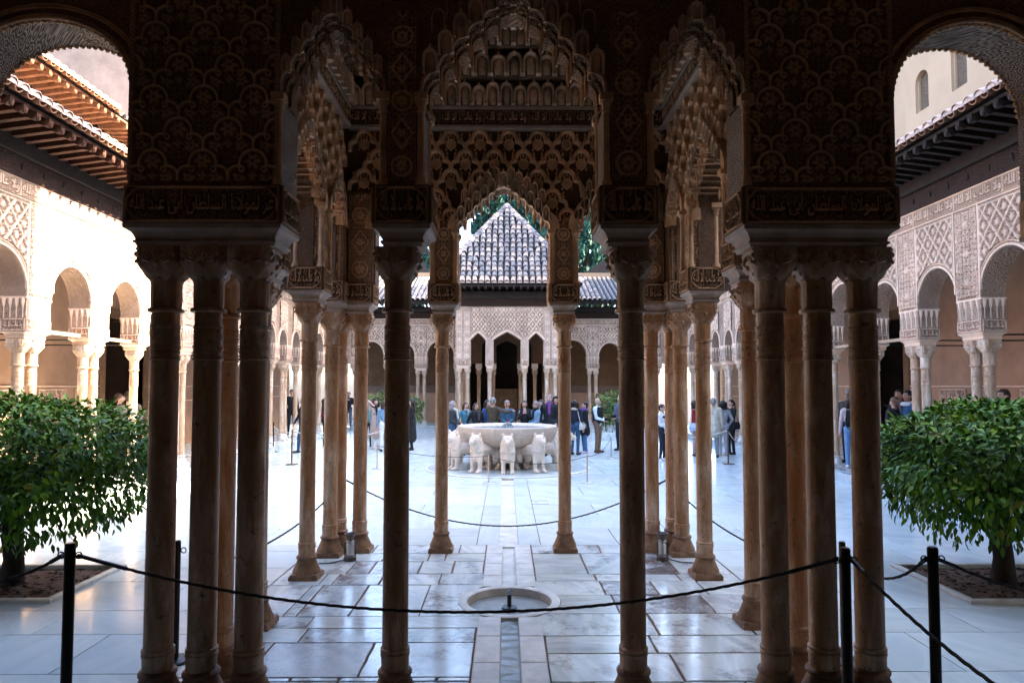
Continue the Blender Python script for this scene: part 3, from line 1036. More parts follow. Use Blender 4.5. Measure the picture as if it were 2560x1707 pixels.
# gallery hall behind the camera
st = MB(); st.box(-8.2, 8.2, -3.0, YN + .35, ZT, ZT + .25)
st.build('ceiling', M['wood_ceiling'], kind='structure')
st = MB()
st.box(-8.2, 8.2, -3.3, -3.0, -.2, ZT + .25); st.box(-8.5, -8.2, -3.3, YN + .36, -.2, ZT + .25); st.box(8.2, 8.5, -3.3, YN + .36, -.2, ZT + .25)
st.build('back_wall', M['hall_plaster'], kind='structure')

# ------------------------------------------------------------------ near pavilion
YF = 8.66
pv = thing('garden_pavilion', 'warm brown stucco pavilion with hanging lattice walls and lobed arches just beyond the dark arcade', 'pavilion', (0, YF, 0))
zc0, zc1 = PZ(320, YF), PZ(272, YF)                 # inscription band
zt1 = PZ(88, YF)
MF = T(0, YF, 0)
xf = lambda px: PX(px, YF)
fl0, fl1 = xf(1074), xf(1141)
fr0, fr1 = xf(1376), xf(1446)
XW = 2.40
zs, za = PZ(574, YF), PZ(468, YF)
aC, sC = lobed(fl1, fr0, zs, za, 6)
aL, sL = lobed(-1.69, fl0, zs, za + .0, 5)
aR, sR = lobed(fr1, 1.69, zs, za + .0, 5)
lowF = [(-XW, ZB), (-1.69, ZB)] + aL + [(fl0, ZB), (fl1, ZB)] + aC + [(fr0, ZB), (fr1, ZB)] + aR + [(1.69, ZB), (XW, ZB)]
w = MB(); strip_wall(w, lowF, 7.1, .09, .36)
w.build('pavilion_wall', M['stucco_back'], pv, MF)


def pav_wall(Mx, u0, u1, arches, lower, phase, upper=True, cw=.375):
    for (L, s_, a, b_) in arches:
        uc = (a + b_) / 2
        w = MB()
        off = paths_offset(L, .10)
        # lobed arch band standing proud of the recessed wall
        n = len(L)
        for y0, y1, o0, o1 in ((0, .36, 0, .05), (-.03, .05, .035, .12)):
            A = paths_offset(L, o0); B = paths_offset(L, o1)
            for i in range(n - 1):
                q = [(A[i][0], y0, A[i][1]), (A[i + 1][0], y0, A[i + 1][1]), (B[i + 1][0], y0, B[i + 1][1]), (B[i][0], y0, B[i][1])]
                w.add(q, [(0, 1, 2, 3)])
                w.add([(A[i][0], y0, A[i][1]), (A[i + 1][0], y0, A[i + 1][1]), (A[i + 1][0], y1, A[i + 1][1]), (A[i][0], y1, A[i][1])], [(3, 2, 1, 0)])
                w.add([(B[i][0], y0, B[i][1]), (B[i + 1][0], y0, B[i + 1][1]), (B[i + 1][0], y1, B[i + 1][1]), (B[i][0], y1, B[i][1])], [(0, 1, 2, 3)])
        w.build('arch_band', M['stucco_smooth'], pv, Mx)
        arch_cells(pv, Mx, s_, uc, M['stucco_grey'], -.005, 2, 1.0, 1.5, .42)
        pendants(pv, Mx, s_, uc, (.03, .30), M['stucco_smooth'])
    lattice(pv, Mx, u0, u1, ZB + .3, zc0 - .01, [(u0, 0)] + lower + [(u1, 0)], cw, cw * .68, M['stucco_smooth'], .085, phase, .09, .05)
    # inscription band and mouldings
    b = MB(); b.box(u0, u1, -.015, .10, zc0, zc1)
    o = b.build('frieze', M['stucco_smooth'], pv, Mx)
    for zz in (zc0, zc1):
        b = MB(); b.box(u0, u1, -.045, .10, zz - .018, zz + .018); b.build('moulding', M['impost'], pv, Mx)
    k = max(1, round((u1 - u0) / .62)); wk = (u1 - u0) / k
    for i in range(k):
        me = cached(('fz', round(wk, 2)), lambda: panel_inscription('inscription', 'ولا غالب إلا الله', wk, zc1 - zc0 - .04, M['stucco_relief'], .006, .02, .014, False))
        link('inscription', me, o, Mx @ T(u0 + (i + .5) * wk, -.016, zc0 + .02))
    hts = (zt1 - zc1 - .03) / 3
    for k in range(3):
        tier(pv, Mx, u0, u1, zc1 + .022 + k * hts, hts, -.02 - .16 * k, .5, int((u1 - u0) / (.17 if k != 1 else .2)), M['stucco_grey'], M['stucco_back'])


pav_wall(MF, -2.03, 2.03, ((aL, sL, -1.69, fl0), (aC, sC, fl1, fr0), (aR, sR, fr1, 1.69)), lowF, 0)
# side walls
for sgn in (-1, 1):
    Xi = 2.03
    MS = T(-Xi, 0, 0) @ RZ(math.pi / 2) if sgn < 0 else T(Xi, 0, 0) @ RZ(-math.pi / 2)
    f = (lambda y: y) if sgn < 0 else (lambda y: -y)
    spans = [(4.78, 5.18), (5.94, 6.30), (7.46, 7.82), (8.42, 9.02)]
    if sgn > 0: spans = [(-b_, -a) for a, b_ in reversed(spans)]
    lowS = []; arches = []
    for i, (a, b_) in enumerate(spans):
        if i:
            p = spans[i - 1][1]
            zz = za if i == 2 else za - .18
            L, s_ = lobed(p, a, zs, zz, 6 if i == 2 else 4)
            lowS += L; arches.append((L, s_, p, a))
        lowS += [(a, ZB), (b_, ZB)]
    w = MB(); strip_wall(w, lowS, 7.1, .09, .36)
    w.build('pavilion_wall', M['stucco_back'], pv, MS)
    us = [u for u, z in lowS]
    u0, u1 = (4.79, 8.66) if sgn < 0 else (-8.66, -4.79)
    pav_wall(MS, u0, u1, arches, lowS, .13, True, .36)
    for i, (a, b_) in enumerate(spans):
        mid = (a + b_) / 2
        full = f(mid)
        if 5.5 < full < 8.2:
            impost(pv, MS @ T(mid, .18, 0), .185, .195, H0, faces=(0, 1, 3))
            column(pv, T(sgn * 2.2, full, 0), r=.085)
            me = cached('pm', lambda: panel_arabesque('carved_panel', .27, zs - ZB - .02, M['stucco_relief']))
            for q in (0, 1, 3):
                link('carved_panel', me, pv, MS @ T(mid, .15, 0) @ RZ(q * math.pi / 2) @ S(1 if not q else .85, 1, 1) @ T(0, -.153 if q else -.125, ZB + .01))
            pb = MB(); pb.box(a + .03, b_ - .03, .03, .27, ZB, zs + .02); pb.build('pier', M['stucco_smooth'], pv, MS)
            for u in (a + .015, b_ - .015):
                for yy in (.01, .29): colonnette(pv, MS @ T(u, yy, 0), ZB, zs + .02, .03)
# corner piers, L-shaped on three columns
for sgn in (-1, 1):
    Mc = T(sgn * 2.03, 8.78, 0)
    impost(pv, T(sgn * 2.21, 8.63, 0), .19, .20, H0, faces=(0, 1, 2, 3))
    impost(pv, T(sgn * 1.9, 8.84, 0), .19, .19, H0 + .001, faces=(0, 1, 2, 3))
    pb = MB(); pb.box(-.17, .17, -.17, .38, ZB, 4.6); pb.build('pier', M['stucco'], pv, T(sgn * 2.21, 8.63, 0))
    pb = MB(); pb.box(-.16, .16, -.16, .16, ZB, 4.6); pb.build('pier', M['stucco'], pv, T(sgn * 1.87, 8.84, 0))
    me = cached('pc', lambda: panel_arabesque('carved_panel', .30, 1.15, M['stucco_relief']))
    link('carved_panel', me, pv, T(sgn * 2.21, 8.63, 0) @ T(0, -.172, ZB + .01))
    link('carved_panel', me, pv, T(sgn * 1.87, 8.84, 0) @ T(0, -.163, ZB + .01))
    for x, y in ((2.20, 8.62), (2.17, 8.98), (1.88, 8.86)):
        column(pv, T(sgn * x, y, 0), r=.087)
    # back corner, second row of columns
    impost(pv, T(sgn * 2.2, 4.99, 0), .19, .19, H0, faces=(0, 1, 2, 3))
    column(pv, T(-2.05 if sgn < 0 else 2.11, 5.0, 0), r=.086)
# front piers
for a, b_, px in ((fl0, fl1, 1105), (fr0, fr1, 1411)):
    mid = (a + b_) / 2
    impost(pv, MF @ T(mid, .18, 0), .182, .195, H0, faces=(0, 1, 2, 3))
    column(pv, T(PX(px, YF + .18), YF + .18, 0), r=.083)
    pb = MB(); pb.box(a + .03, b_ - .03, .03, .34, ZB, zs + .05); pb.build('pier', M['stucco_smooth'], pv, MF)
    me = cached('pf', lambda: panel_arabesque('carved_panel', .22, zs - ZB + .1, M['stucco_relief']))
    link('carved_panel', me, pv, MF @ T(mid, .028, ZB + .005))
    for u in (a + .02, b_ - .02):
        for yy in (.02, .34): colonnette(pv, MF @ T(u, yy, 0), ZB, zs, .03)
# dark dome drum and roof over it
d = MB(); d.box(-2.5, 2.5, 4.3, 9.1, 7.1, 7.25); d.build('dome_ceiling', M['wood'], pv)
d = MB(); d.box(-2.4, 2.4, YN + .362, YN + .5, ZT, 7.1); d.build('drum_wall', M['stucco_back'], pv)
d = MB()
d.loft([[(-3.1, 3.7, 6.7), (3.1, 3.7, 6.7), (3.1, 9.7, 6.7), (-3.1, 9.7, 6.7)], [(-2.9, 3.9, 7.0), (2.9, 3.9, 7.0), (2.9, 9.5, 7.0), (-2.9, 9.5, 7.0)], [(-.05, 6.6, 10), (.05, 6.6, 10), (.05, 6.7, 10), (-.05, 6.7, 10)]], False)
d.build('roof', M['tile'], pv)


# ------------------------------------------------------------------ side galleries of the court
HS = 2.65                         # columns of the court stand on a 0.2 m kerb
ZS0 = .2
ZBS = ZS0 + HS + .12 + .21        # top of the inscribed blocks, 3.18


def tile_mesh(mat, L=.42, r=.095, r2=.075, seg=6):
    """barrel roof tile lying along +y (upwards of the slope), wide end at y=0"""
    def mk():
        mb = MB(); t = .016
        def arc(rr, y, dz): return [(rr * math.cos(math.pi * k / seg), y, dz + rr * math.sin(math.pi * k / seg)) for k in range(seg + 1)]
        mb.loft([arc(r - t, .0, 0), arc(r, 0, 0), arc(r2, L, -.012), arc(r2 - t, L, -.012)], False, 0, False)
        return mb.mesh('roof_tile', mat, True)
    return cached(('tile', mat.name, L, r, seg), mk)


def plug_mesh(mat, r=.088):
    def mk():
        mb = MB()
        arc = [(r * math.cos(math.pi * k / 8), 0, r * math.sin(math.pi * k / 8)) for k in range(9)]
        mb.add([(x, .0, z) for x, y, z in arc] + [(x * .8, -.02, z * .8 + .004) for x, y, z in arc], [(i, i + 1, 10 + i, 9 + i) for i in range(8)] + [tuple(range(9, 18))])
        return mb.mesh('tile_plug', mat, True)
    return cached(('plug', mat.name), mk)


def corrugated(mb, u0, u1, y0, z0, y1, z1, per=.24, r=.085):
    n = int((u1 - u0) / per)
    rings = []
    row0, row1 = [], []
    for i in range(n):
        for k in range(6):
            u = u0 + (i + k / 6) * per
            h = r * abs(math.sin(math.pi * k / 6)) if k else 0
            row0.append((u, y0, z0 + h)); row1.append((u, y1, z1 + h))
    mb.loft([row0, row1], False, 0, False)


def corbel_mesh(mat, w, h, d):
    def mk():
        mb = MB()
        mb.box(-w / 2 + .01, w / 2 - .01, -d / 2 + .01, d / 2 - .01, 0, h)
        mb.box(-w / 2 - .01, w / 2 + .01, -d / 2 - .012, d / 2 + .012, h - .03, h)
        for yy in (-1, 1):
            for k in range(4):
                x = -w / 2 + (k + .5) * w / 4
                mb.lathe([(.006, 0), (.012, .02), (.012, h * .5), (.03, h * .66), (.04, h - .03)], 6, (x, yy * (d / 2 - .004), 0))
        for xx in (-1, 1):
            for k in range(4):
                y = -d / 2 + (k + .5) * d / 4
                mb.lathe([(.006, 0), (.012, .02), (.012, h * .5), (.03, h * .66), (.04, h - .03)], 6, (xx * (w / 2 - .004), y, 0))
        return mb.mesh('corbel', mat, True)
    return cached(('corb', mat.name, round(w, 2)), mk)


# pier centres along the court, number of columns in each
PIERS = [(6.2, 1), (7.9, 2), (9.5, 1), (11.18, 2), (12.87, 2), (14.45, 1), (16.45, 2), (18.1, 1), (19.7, 1), (21.3, 2), (22.8, 1), (24.1, 2), (25.5, 1), (27.0, 2), (28.7, 1), (30.4, 2), (32.0, 1)]


def court_arcade(root, Mx, piers, f, near=lambda y: y < 17.5, wall_end=(4.9, 33.3)):
    pr = sorted([(f(y), n, y) for y, n in piers])
    low = []; bays = []
    e0, e1 = sorted((f(wall_end[0]), f(wall_end[1])))
    zsp = 3.53
    prev = None
    for u, n, y in pr:
        hw = .295 if n == 2 else .19
        if prev is not None:
            g = u - hw - prev
            zap = zsp + min(g * .56, 1.1) + .04
            L = round_arch(prev, u - hw, zsp, zap, 16)
            low += L; bays.append((prev, u - hw, zsp, zap, L, y))
        else:
            low += [(e0, ZBS)]
        low += [(u - hw, ZBS), (u + hw, ZBS)]
        prev = u + hw
    low += [(e1, ZBS)]
    w = MB(); strip_wall(w, low, 5.05, 0, .40, 0, 0)
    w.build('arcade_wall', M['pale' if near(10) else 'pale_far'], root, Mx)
    b = MB(); b.box(e0, e1, -.012, .40, 5.05, 5.37); fz = b.build('frieze', M['pale_smooth'], root, Mx)
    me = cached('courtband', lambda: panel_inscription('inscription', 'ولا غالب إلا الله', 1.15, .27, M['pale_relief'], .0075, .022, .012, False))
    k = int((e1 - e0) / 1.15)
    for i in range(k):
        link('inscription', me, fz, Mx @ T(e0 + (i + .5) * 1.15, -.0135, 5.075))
    for (a, b_, z0, z1, L, y) in bays:
        archivolt(root, Mx, paths_offset(L, .01), .035, .016, M['pale_smooth'], 0, 'arch_rib', (.045, .014, .40) if near(y) else None)
        archivolt(root, Mx, paths_offset(L, .075), .02, .012, M['pale_smooth'], 0)
        wd = b_ - a - .06; zc = (a + b_) / 2
        z0p = zsp + .12
        def mk(wd=wd, z1=z1):
            me = panel_diamonds('carved_panel', wd, 5.0 - z0p, .30, .40, M['pale_relief'], .016 if near(y) else .03, .035)
            bm = bmesh.new(); bm.from_mesh(me)
            r = (b_ - a) / 2 + .10; rz = z1 - zsp + .10
            kill = [fc for fc in bm.faces if (fc.calc_center_median().x / r) ** 2 + (max(0, fc.calc_center_median().z + z0p - zsp) / rz) ** 2 < 1]
            bmesh.ops.delete(bm, geom=kill, context='FACES'); bm.to_mesh(me); bm.free()
            return me
        me = cached(('dia', round(wd, 2), near(y)), mk)
        link('carved_panel', me, root, Mx @ T(zc, -.004, z0p))
        if near(y):
            for s_ in (-1, 1):
                fr = MB(); fr.box(zc + s_ * (wd / 2 + .02) - .014, zc + s_ * (wd / 2 + .02) + .014, -.03, .01, z0p, 5.045)
                fr.build('panel_frame', M['pale_smooth'], root, Mx)
    for u, n, y in pr:
        hw = .295 if n == 2 else .19
        det = near(y)
        Mp = Mx @ T(u, .2, 0)
        impost(root, Mp, hw, .20, ZS0 + HS, 'pale', hh=.21, ch=.12, faces=(0, 1, 3), res=.0075 if det else .012)
        cm = corbel_mesh(M['pale_smooth'], 2 * hw, zsp - ZBS, .40)
        link('corbel', cm, root, Mp @ T(0, 0, ZBS))
        if det or not near(10):
            gap = 2 * hw - .03
            ps = cached(('scr', round(gap, 2), det), lambda: panel_scroll('carved_panel', gap, 5.02 - 3.56, M['pale_relief'], .085, .014 if det else .03))
            link('carved_panel', ps, root, Mx @ T(u, -.003, 3.56))
        for k in range(n):
            du = (k - (n - 1) / 2) * .31
            column(root, Mp @ T(du, 0, ZS0), HS, .082, 'col_pale', 'stone', det)
    return low, bays


def boss_mesh():
    def mk():
        mb = MB(); mb.ball((0, 0, 0), .04, 8, 5, (.8, .6, 1.5)); return mb.mesh('frieze_boss', M['wood'], True)
    return cached('boss', mk)


def eave(root, Mx, u0, u1, zw, over, rise, run, tiles, mat_r=None, rafter_rng=None, name='roof'):
    """wood frieze, rafters and tiled slope above a wall whose face is local y = 0; the eave hangs out to y = -over"""
    b = MB(); b.box(u0, u1, -.04, .36, zw, zw + .33); b.build('wood_frieze', M['wood_frieze'], root, Mx)
    b = MB(); b.box(u0, u1, -.11, .36, zw + .333, zw + .58); b.build('eave_beam', M['wood'], root, Mx)
    for i in range(int((u1 - u0) / .5)):
        u = u0 + .25 + i * .5
        if abs(abs(u) - 12) < 5: link('frieze_boss', boss_mesh(), root, Mx @ T(u, -.045, zw + .17))
    # soffit boards
    ze = zw + .72
    b = MB()
    b.add([(u0, -over, ze), (u1, -over, ze), (u1, .36, ze + .04), (u0, .36, ze + .04)], [(0, 1, 2, 3)])
    b.add([(u0, -over, ze + .03), (u1, -over, ze + .03), (u1, run, ze + rise), (u0, run, ze + rise)], [(3, 2, 1, 0)])
    b.box(u0, u1, -over - .012, -over + .012, ze - .02, ze + .03)
    b.build('soffit', mat_r or M['wood'], root, Mx)
    def mk():
        r = MB(); L = over
        r.loft([[(-.045, -L - .03, .0), (.045, -L - .03, .0), (.045, -L - .03, .07), (-.045, -L - .03, .07)], [(-.045, -L + .04, -.05), (.045, -L + .04, -.05), (.045, -L + .04, .07), (-.045, -L + .04, .07)],
                [(-.045, -L + .12, -.02), (.045, -L + .12, -.02), (.045, -L + .12, .075), (-.045, -L + .12, .075)], [(-.045, -.1, -.10), (.045, -.1, -.10), (.045, -.1, .10), (-.045, -.1, .10)]])
        r.ball((0, -L - .02, -.01), .05, 6, 4, (.8, .6, 1.1))
        return r.mesh('rafter', mat_r or M['wood'])
    me = cached(('raft', over, (mat_r or M['wood']).name), mk)
    a, c = rafter_rng or (u0, u1)
    n = int((c - a) / .27)
    for i in range(n):
        link('rafter', me, root, Mx @ T(a + (i + .5) * .27, 0, ze - .08))
    if rafter_rng:
        rest = MB()
        for (s0, s1) in ((u0, a), (c, u1)):
            for i in range(int((s1 - s0) / .27)):
                rest.box(s0 + i * .27, s0 + i * .27 + .09, -over, -.1, ze - .13, ze)
        if rest.v: rest.build('rafters', mat_r or M['wood'], root, Mx, kind='stuff')
    return ze


def tiled_slope(root, Mx, u0, u1, y0, z0, y1, z1, own, rows_own, per=.24):
    """tiled slope rising from (y0, z0) to (y1, z1); tiles in the u-range own are separate objects for rows_own courses"""
    L = math.hypot(y1 - y0, z1 - z0); ang = math.atan2(z1 - z0, y1 - y0)
    n = int((u1 - u0) / per)
    b = MB(); corr = MB()
    b.add([(u0, y0, z0), (u1, y0, z0), (u1, y1, z1), (u0, y1, z1)], [(0, 1, 2, 3)])
    b.build('tile_bed', M['tile_gap'], root, Mx)
    me = tile_mesh(M['tile'], .42, .105, .085); mp = tile_mesh(M['tile_pink'], .42, .105, .085)
    pl = plug_mesh(M['tile_pink'], .1); chm = tile_mesh(M['tile_clay'], .42, .085, .095)
    Rx = Matrix.Rotation(ang, 4, 'X')
    dz = .02
    rnd = random.Random(3)
    for i in range(n):
        u = u0 + (i + .5) * per
        if own and own[0] <= u <= own[1]:
            for k in range(rows_own):
                s_ = k * .33
                o = link('roof_tile', mp if k == 0 else me, root, Mx @ T(u + rnd.uniform(-.012, .012), y0 + s_ * math.cos(ang) - .11, z0 + s_ * math.sin(ang) + dz + .03) @ Rx @ Matrix.Rotation(rnd.uniform(-.03, .03), 4, 'Z'))
            link('channel_tile', chm, root, Mx @ T(u + per / 2, y0 - .13, z0 + dz + .035) @ Rx @ Matrix.Rotation(math.pi, 4, 'Y'))
            link('tile_plug', pl, root, Mx @ T(u, y0 - .10, z0 + dz + .03))
            s0 = rows_own * .33
        else: s0 = 0
        if s0 < L - .3:
            arc = [(u + .085 * math.cos(math.pi * k / 5), .085 * math.sin(math.pi * k / 5)) for k in range(6)]
            rings = []
            m_ = max(2, int((L - s0) / .33))
            for j in range(m_):
                for (ss, rr) in ((s0 + j * (L - s0) / m_, 1.08), (s0 + (j + 1) * (L - s0) / m_ - .002, .88)):
                    rings.append([(u + (x - u) * rr, y0 + ss * math.cos(ang) - zz * rr * math.sin(ang), z0 + ss * math.sin(ang) + zz * rr * math.cos(ang) + dz) for x, zz in arc])
            corr.loft(rings, False, 0, False)
    if corr.v:
        corr.build('tile_courses', M['tile'], root, Mx, False, kind='stuff')


sides = []
for sgn in (-1, 1):
    lab = ('pale carved arcade in full sun with raking shadows under a tiled wooden eave' if sgn < 0 else
           'shaded pinkish carved arcade with round arches under a dark rafter eave')
    root = thing('court_arcade', lab, 'arcade', (sgn * 7.65, 18, 0), 'arcades along the court')
    sides.append(root)
    Ms = T(-7.65, 0, 0) @ RZ(math.pi / 2) if sgn < 0 else T(7.65, 0, 0) @ RZ(-math.pi / 2)
    f = (lambda y: y) if sgn < 0 else (lambda y: -y)
    low, bays = court_arcade(root, Ms, PIERS, f)
    e0, e1 = sorted((f(4.9), f(33.3)))
    rr = sorted((f(8.6), f(17.5)))
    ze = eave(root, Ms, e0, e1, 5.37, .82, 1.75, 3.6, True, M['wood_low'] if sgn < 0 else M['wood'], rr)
    own = sorted((f(8.8), f(15.5)))
    tiled_slope(root, Ms, e0, e1, -.86, ze + .05, 3.6, ze + 1.85, own, 2)
    # gallery behind: floor kerb, back wall, ceiling
    b = MB(); b.box(e0, e1, -.30, 3.2, -.05, .2); b.build('kerb', M['floor_old'], root, Ms)
    ds = [sorted((f(18.0), f(19.9)))]
    b = MB()
    segs = [(e0, ds[0][0]), (ds[0][1], e1)]
    for a, c in segs: b.box(a, c, 2.9, 3.2, .2, 5.5)
    for a, c in ds: b.box(a, c, 2.9, 3.2, 3.9, 5.5)
    b.build('gallery_wall', M['plaster'], root, Ms)
    b = MB()
    for a, c in ds:
        b.box(a - .25, a, 2.86, 3.25, .2, 3.9); b.box(c, c + .25, 2.86, 3.25, .2, 3.9); b.box(a - .25, c + .25, 2.86, 3.25, 3.9, 4.15)
    b.build('door_frame', M['stucco'], root, Ms)
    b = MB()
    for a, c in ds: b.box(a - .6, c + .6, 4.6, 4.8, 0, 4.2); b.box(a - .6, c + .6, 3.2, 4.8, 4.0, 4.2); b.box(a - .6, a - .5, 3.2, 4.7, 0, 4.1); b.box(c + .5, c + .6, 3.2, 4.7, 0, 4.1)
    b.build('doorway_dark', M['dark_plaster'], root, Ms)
    b = MB(); b.box(e0, e1, .40, 3.2, 5.4, 5.55); b.build('gallery_ceiling', M['wood'], root, Ms)
    # dado band
    b = MB()
    for a, c in segs: b.box(a, c, 2.868, 2.9, 2.08, 2.11); b.box(a, c, 2.868, 2.9, 1.62, 1.65)
    b.build('dado_moulding', M['pale_smooth'], root, Ms)
    for a, c in segs:
        k = int((c - a) / 1.3)
        for i in range(k):
            u = a + (i + .5) * 1.3
            if abs(abs(u) - 11.5) < 6:
                me = cached('dado', lambda: panel_inscription('dado_panel', 'ولا غالب إلا الله', .95, .36, M['pale_relief'], .012, .02, .03, True))
                link('dado_panel', me, root, Ms @ T(u, 2.885, 1.68))
    # tie beams and rods
    for k in ((3, 4) if sgn < 0 else (4, 5)):
        a, c = PIERS[k][0], PIERS[k + 1][0]
        u = sorted((f(a + .2), f(c - .12)))
        tb = MB(); tb.box(u[0], u[1], .15, .22, 2.99, 3.05); tb.build('tie_beam', M['plaster_cream'], root, Ms)
    for y in (8.8, 10.3, 12.1, 13.7, 15.4):
        tb = MB(); tb.tube([Ms @ Vector((f(y), .39, 3.02)), Ms @ Vector((f(y), 2.92, 3.02))], .016, 6); tb.build('tie_rod', M['black'], root)

# sunny upper storey on the left, behind the gallery roof
Ms = T(-10.1, 0, 0) @ RZ(math.pi / 2)
uh = thing('upper_house', 'upper storey with its own sunlit tiled eave and warm brown rafters above the bright arcade', 'house', (-10.1, 15, 0))
b = MB(); b.box(3, 21.9, 0, .4, 5, 8.0); b.build('wall', M['plaster_cream'], uh, Ms)
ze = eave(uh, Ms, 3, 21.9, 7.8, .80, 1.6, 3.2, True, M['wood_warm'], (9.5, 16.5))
tiled_slope(uh, Ms, 3, 21.9, -.84, ze + .05, 3.2, ze + 1.7, (9.5, 16), 3)
tw = thing('tower_wall', 'tall weathered pink rendered wall rising behind the sunlit roofs', 'wall', (-17, 22, 0))
b = MB(); b.box(-28, -10.6, 22, 23, 0, 24); b.build('wall_face', M['plaster_rough'], tw)
# cream building on the right with its two lattice windows
cb = thing('cream_building', 'high cream rendered building with two small latticed windows above the shaded eave', 'building', (11.4, 10, 0))
b = MB()
wins = []
WX = 11.3
for (pxa, pxb, pya, pyb, arched) in ((2288, 2321, 176, 277, True), (2379, 2419, 112, 219, False)):
    ya = ray(pxa, 220); yb = ray(pxb, 220)
    y0 = WX / ya.x * ya.y; y1 = WX / yb.x * yb.y
    tt = WX / ray((pxa + pxb) / 2, pya).x; tb_ = WX / ray((pxa + pxb) / 2, pyb).x
    zt = 2.1 + ray((pxa + pxb) / 2, pya).z * tt; zb = 2.1 + ray((pxa + pxb) / 2, pyb).z * tb_
    wins.append((y1, y0, zb, zt, arched))
Mr = T(WX, 0, 0) @ RZ(-math.pi / 2)
low = [(-18.9, 5.0)]
rects = sorted([(-y0, -y1, zb, zt, ar) for (y1, y0, zb, zt, ar) in wins])
ZTOP = 14.9
for (a, c, zb, zt, ar) in rects:
    b.box(a, c, 0, .6, 5.0, zb)
for (a, c, zb, zt, ar) in rects:
    arch = [(a, zt), (c, zt)] if not ar else [(a, zt - .3)] + [((a + c) / 2 - (c - a) / 2 * math.cos(math.pi * k / 8), zt - .3 + .3 * math.sin(math.pi * k / 8)) for k in range(1, 8)] + [(c, zt - .3)]
    low += [(low[-1][0], 5.0), (a, 5.0)] + arch + [(c, 5.0)]
low += [(3.5, 5.0)]
strip_wall(b, low, ZTOP, 0, .6)
b.build('wall', M['plaster_cream'], cb, Mr)
for (a, c, zb, zt, ar) in rects:
    wi = MB(); wi.box(a, c, .14, .17, zb, zt)
    o = wi.build('window', M['window'], cb, Mr)
    fr = MB(); fr.box(a, a + .035, .08, .16, zb, zt); fr.box(c - .035, c, .08, .16, zb, zt); fr.box(a, c, .08, .16, zb, zb + .03)
    fr.build('window_frame', M['plaster_cream'], o, Mr)
b = MB(); b.box(WX + .6, 18, -3.5, 18.9, 5, ZTOP - .2); b.build('block', M['plaster_cream'], cb)
b = MB(); b.box(WX + .62, 19, 8.0, 13.8, ZTOP - .2, 24); b.build('shade_block', M['plaster_cream'], cb)  # unseen block added to cast shade on the sunny arcade's nearest bay
hb = thing('tall_hall', 'unseen tall hall behind the cream building, enlarged to shade the far court', 'tower', (13, 27, 0))
b = MB(); b.box(12.6, 20, 18.95, 37, 0, 24); b.build('wall', M['plaster_cream'], hb)  # unseen hall, height and length shaped so its shadow covers the far court

# ------------------------------------------------------------------ far end of the court
YE = 33.1
ea = thing('end_arcade', 'distant carved arcade across the far end of the court under a low tiled roof', 'arcade', (0, YE, 0))
ME = T(0, YE, 0)
court_arcade(ea, ME, [(-7.35, 1), (-5.75, 1), (-4.15, 2), (-2.25, 2), (2.25, 2), (4.2, 2), (5.8, 1), (7.35, 1)], lambda u: u, lambda y: False, (-7.65, 7.65))
ze = eave(ea, ME, -7.65, 7.65, 5.37, .75, 1.75, 3.6, True, M['wood'], (-5.6, 5.6))
tiled_slope(ea, ME, -7.65, 7.65, -.80, ze + .05, 3.4, ze + 1.8, None, 0)
# the courses the photograph shows beside the pavilion are laid one by one
ang = math.atan2(1.75, 4.2)
for (ua, ub) in ((-4.45, -3.3), (3.0, 4.75)):
    n = int((ub - ua) / .24)
    for i in range(n):
        for k in range(13):
            link('roof_tile', tile_mesh(M['tile_pink'] if k == 0 else M['tile']), ea, ME @ T(ua + i * .24, -.85 + k * .33 * math.cos(ang), ze + .10 + k * .33 * math.sin(ang)) @ Matrix.Rotation(ang, 4, 'X') @ S(1.12, 1, 1.1))
b = MB(); b.box(-7.65, 7.65, 3.4, 3.6, ze + 1.6, ze + 2.1); b.build('ridge_parapet', M['plaster_cream'], ea, ME)
b = MB(); b.box(-7.65, 7.65, -.32, 4.5, -.05, .1); b.box(-7.65, 7.65, -.05, 4.5, .1, .2); b.build('kerb', M['floor_old'], ea, ME)
b = MB()
for a, c in ((-7.65, -1.9), (1.9, 7.65)): b.box(a, c, 2.9, 3.2, .2, 5.5)
b.box(-1.9, 1.9, 2.9, 3.2, 4.6, 5.5)
b.build('gallery_wall', M['stucco'], ea, ME)
for a, c in ((-7.65, -1.9), (1.9, 7.65)):
    b = MB(); b.box(a, c, 2.87, 2.9, .2, 1.75); b.build('dado', M['plaster'], ea, ME)
for a, c in ((-7.65, -1.9), (1.9, 7.65)):
    b = MB(); b.box(a, c, 2.862, 2.9, 1.76, 2.12); b.build('dado_band', M['pale_back'], ea, ME)
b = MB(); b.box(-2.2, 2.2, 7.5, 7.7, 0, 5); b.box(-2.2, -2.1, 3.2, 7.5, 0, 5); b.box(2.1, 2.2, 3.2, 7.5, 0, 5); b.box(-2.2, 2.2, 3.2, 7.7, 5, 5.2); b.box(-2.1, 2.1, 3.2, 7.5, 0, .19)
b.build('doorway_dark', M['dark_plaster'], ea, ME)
b = MB(); b.box(-.62, .62, 5.6, 5.7, .2, 1.95); b.build('screen_panel', M['stucco_smooth'], ea, ME)
b = MB(); b.box(-7.65, 7.65, .4, 3.2, 5.4, 5.55); b.build('gallery_ceiling', M['wood'], ea, ME)

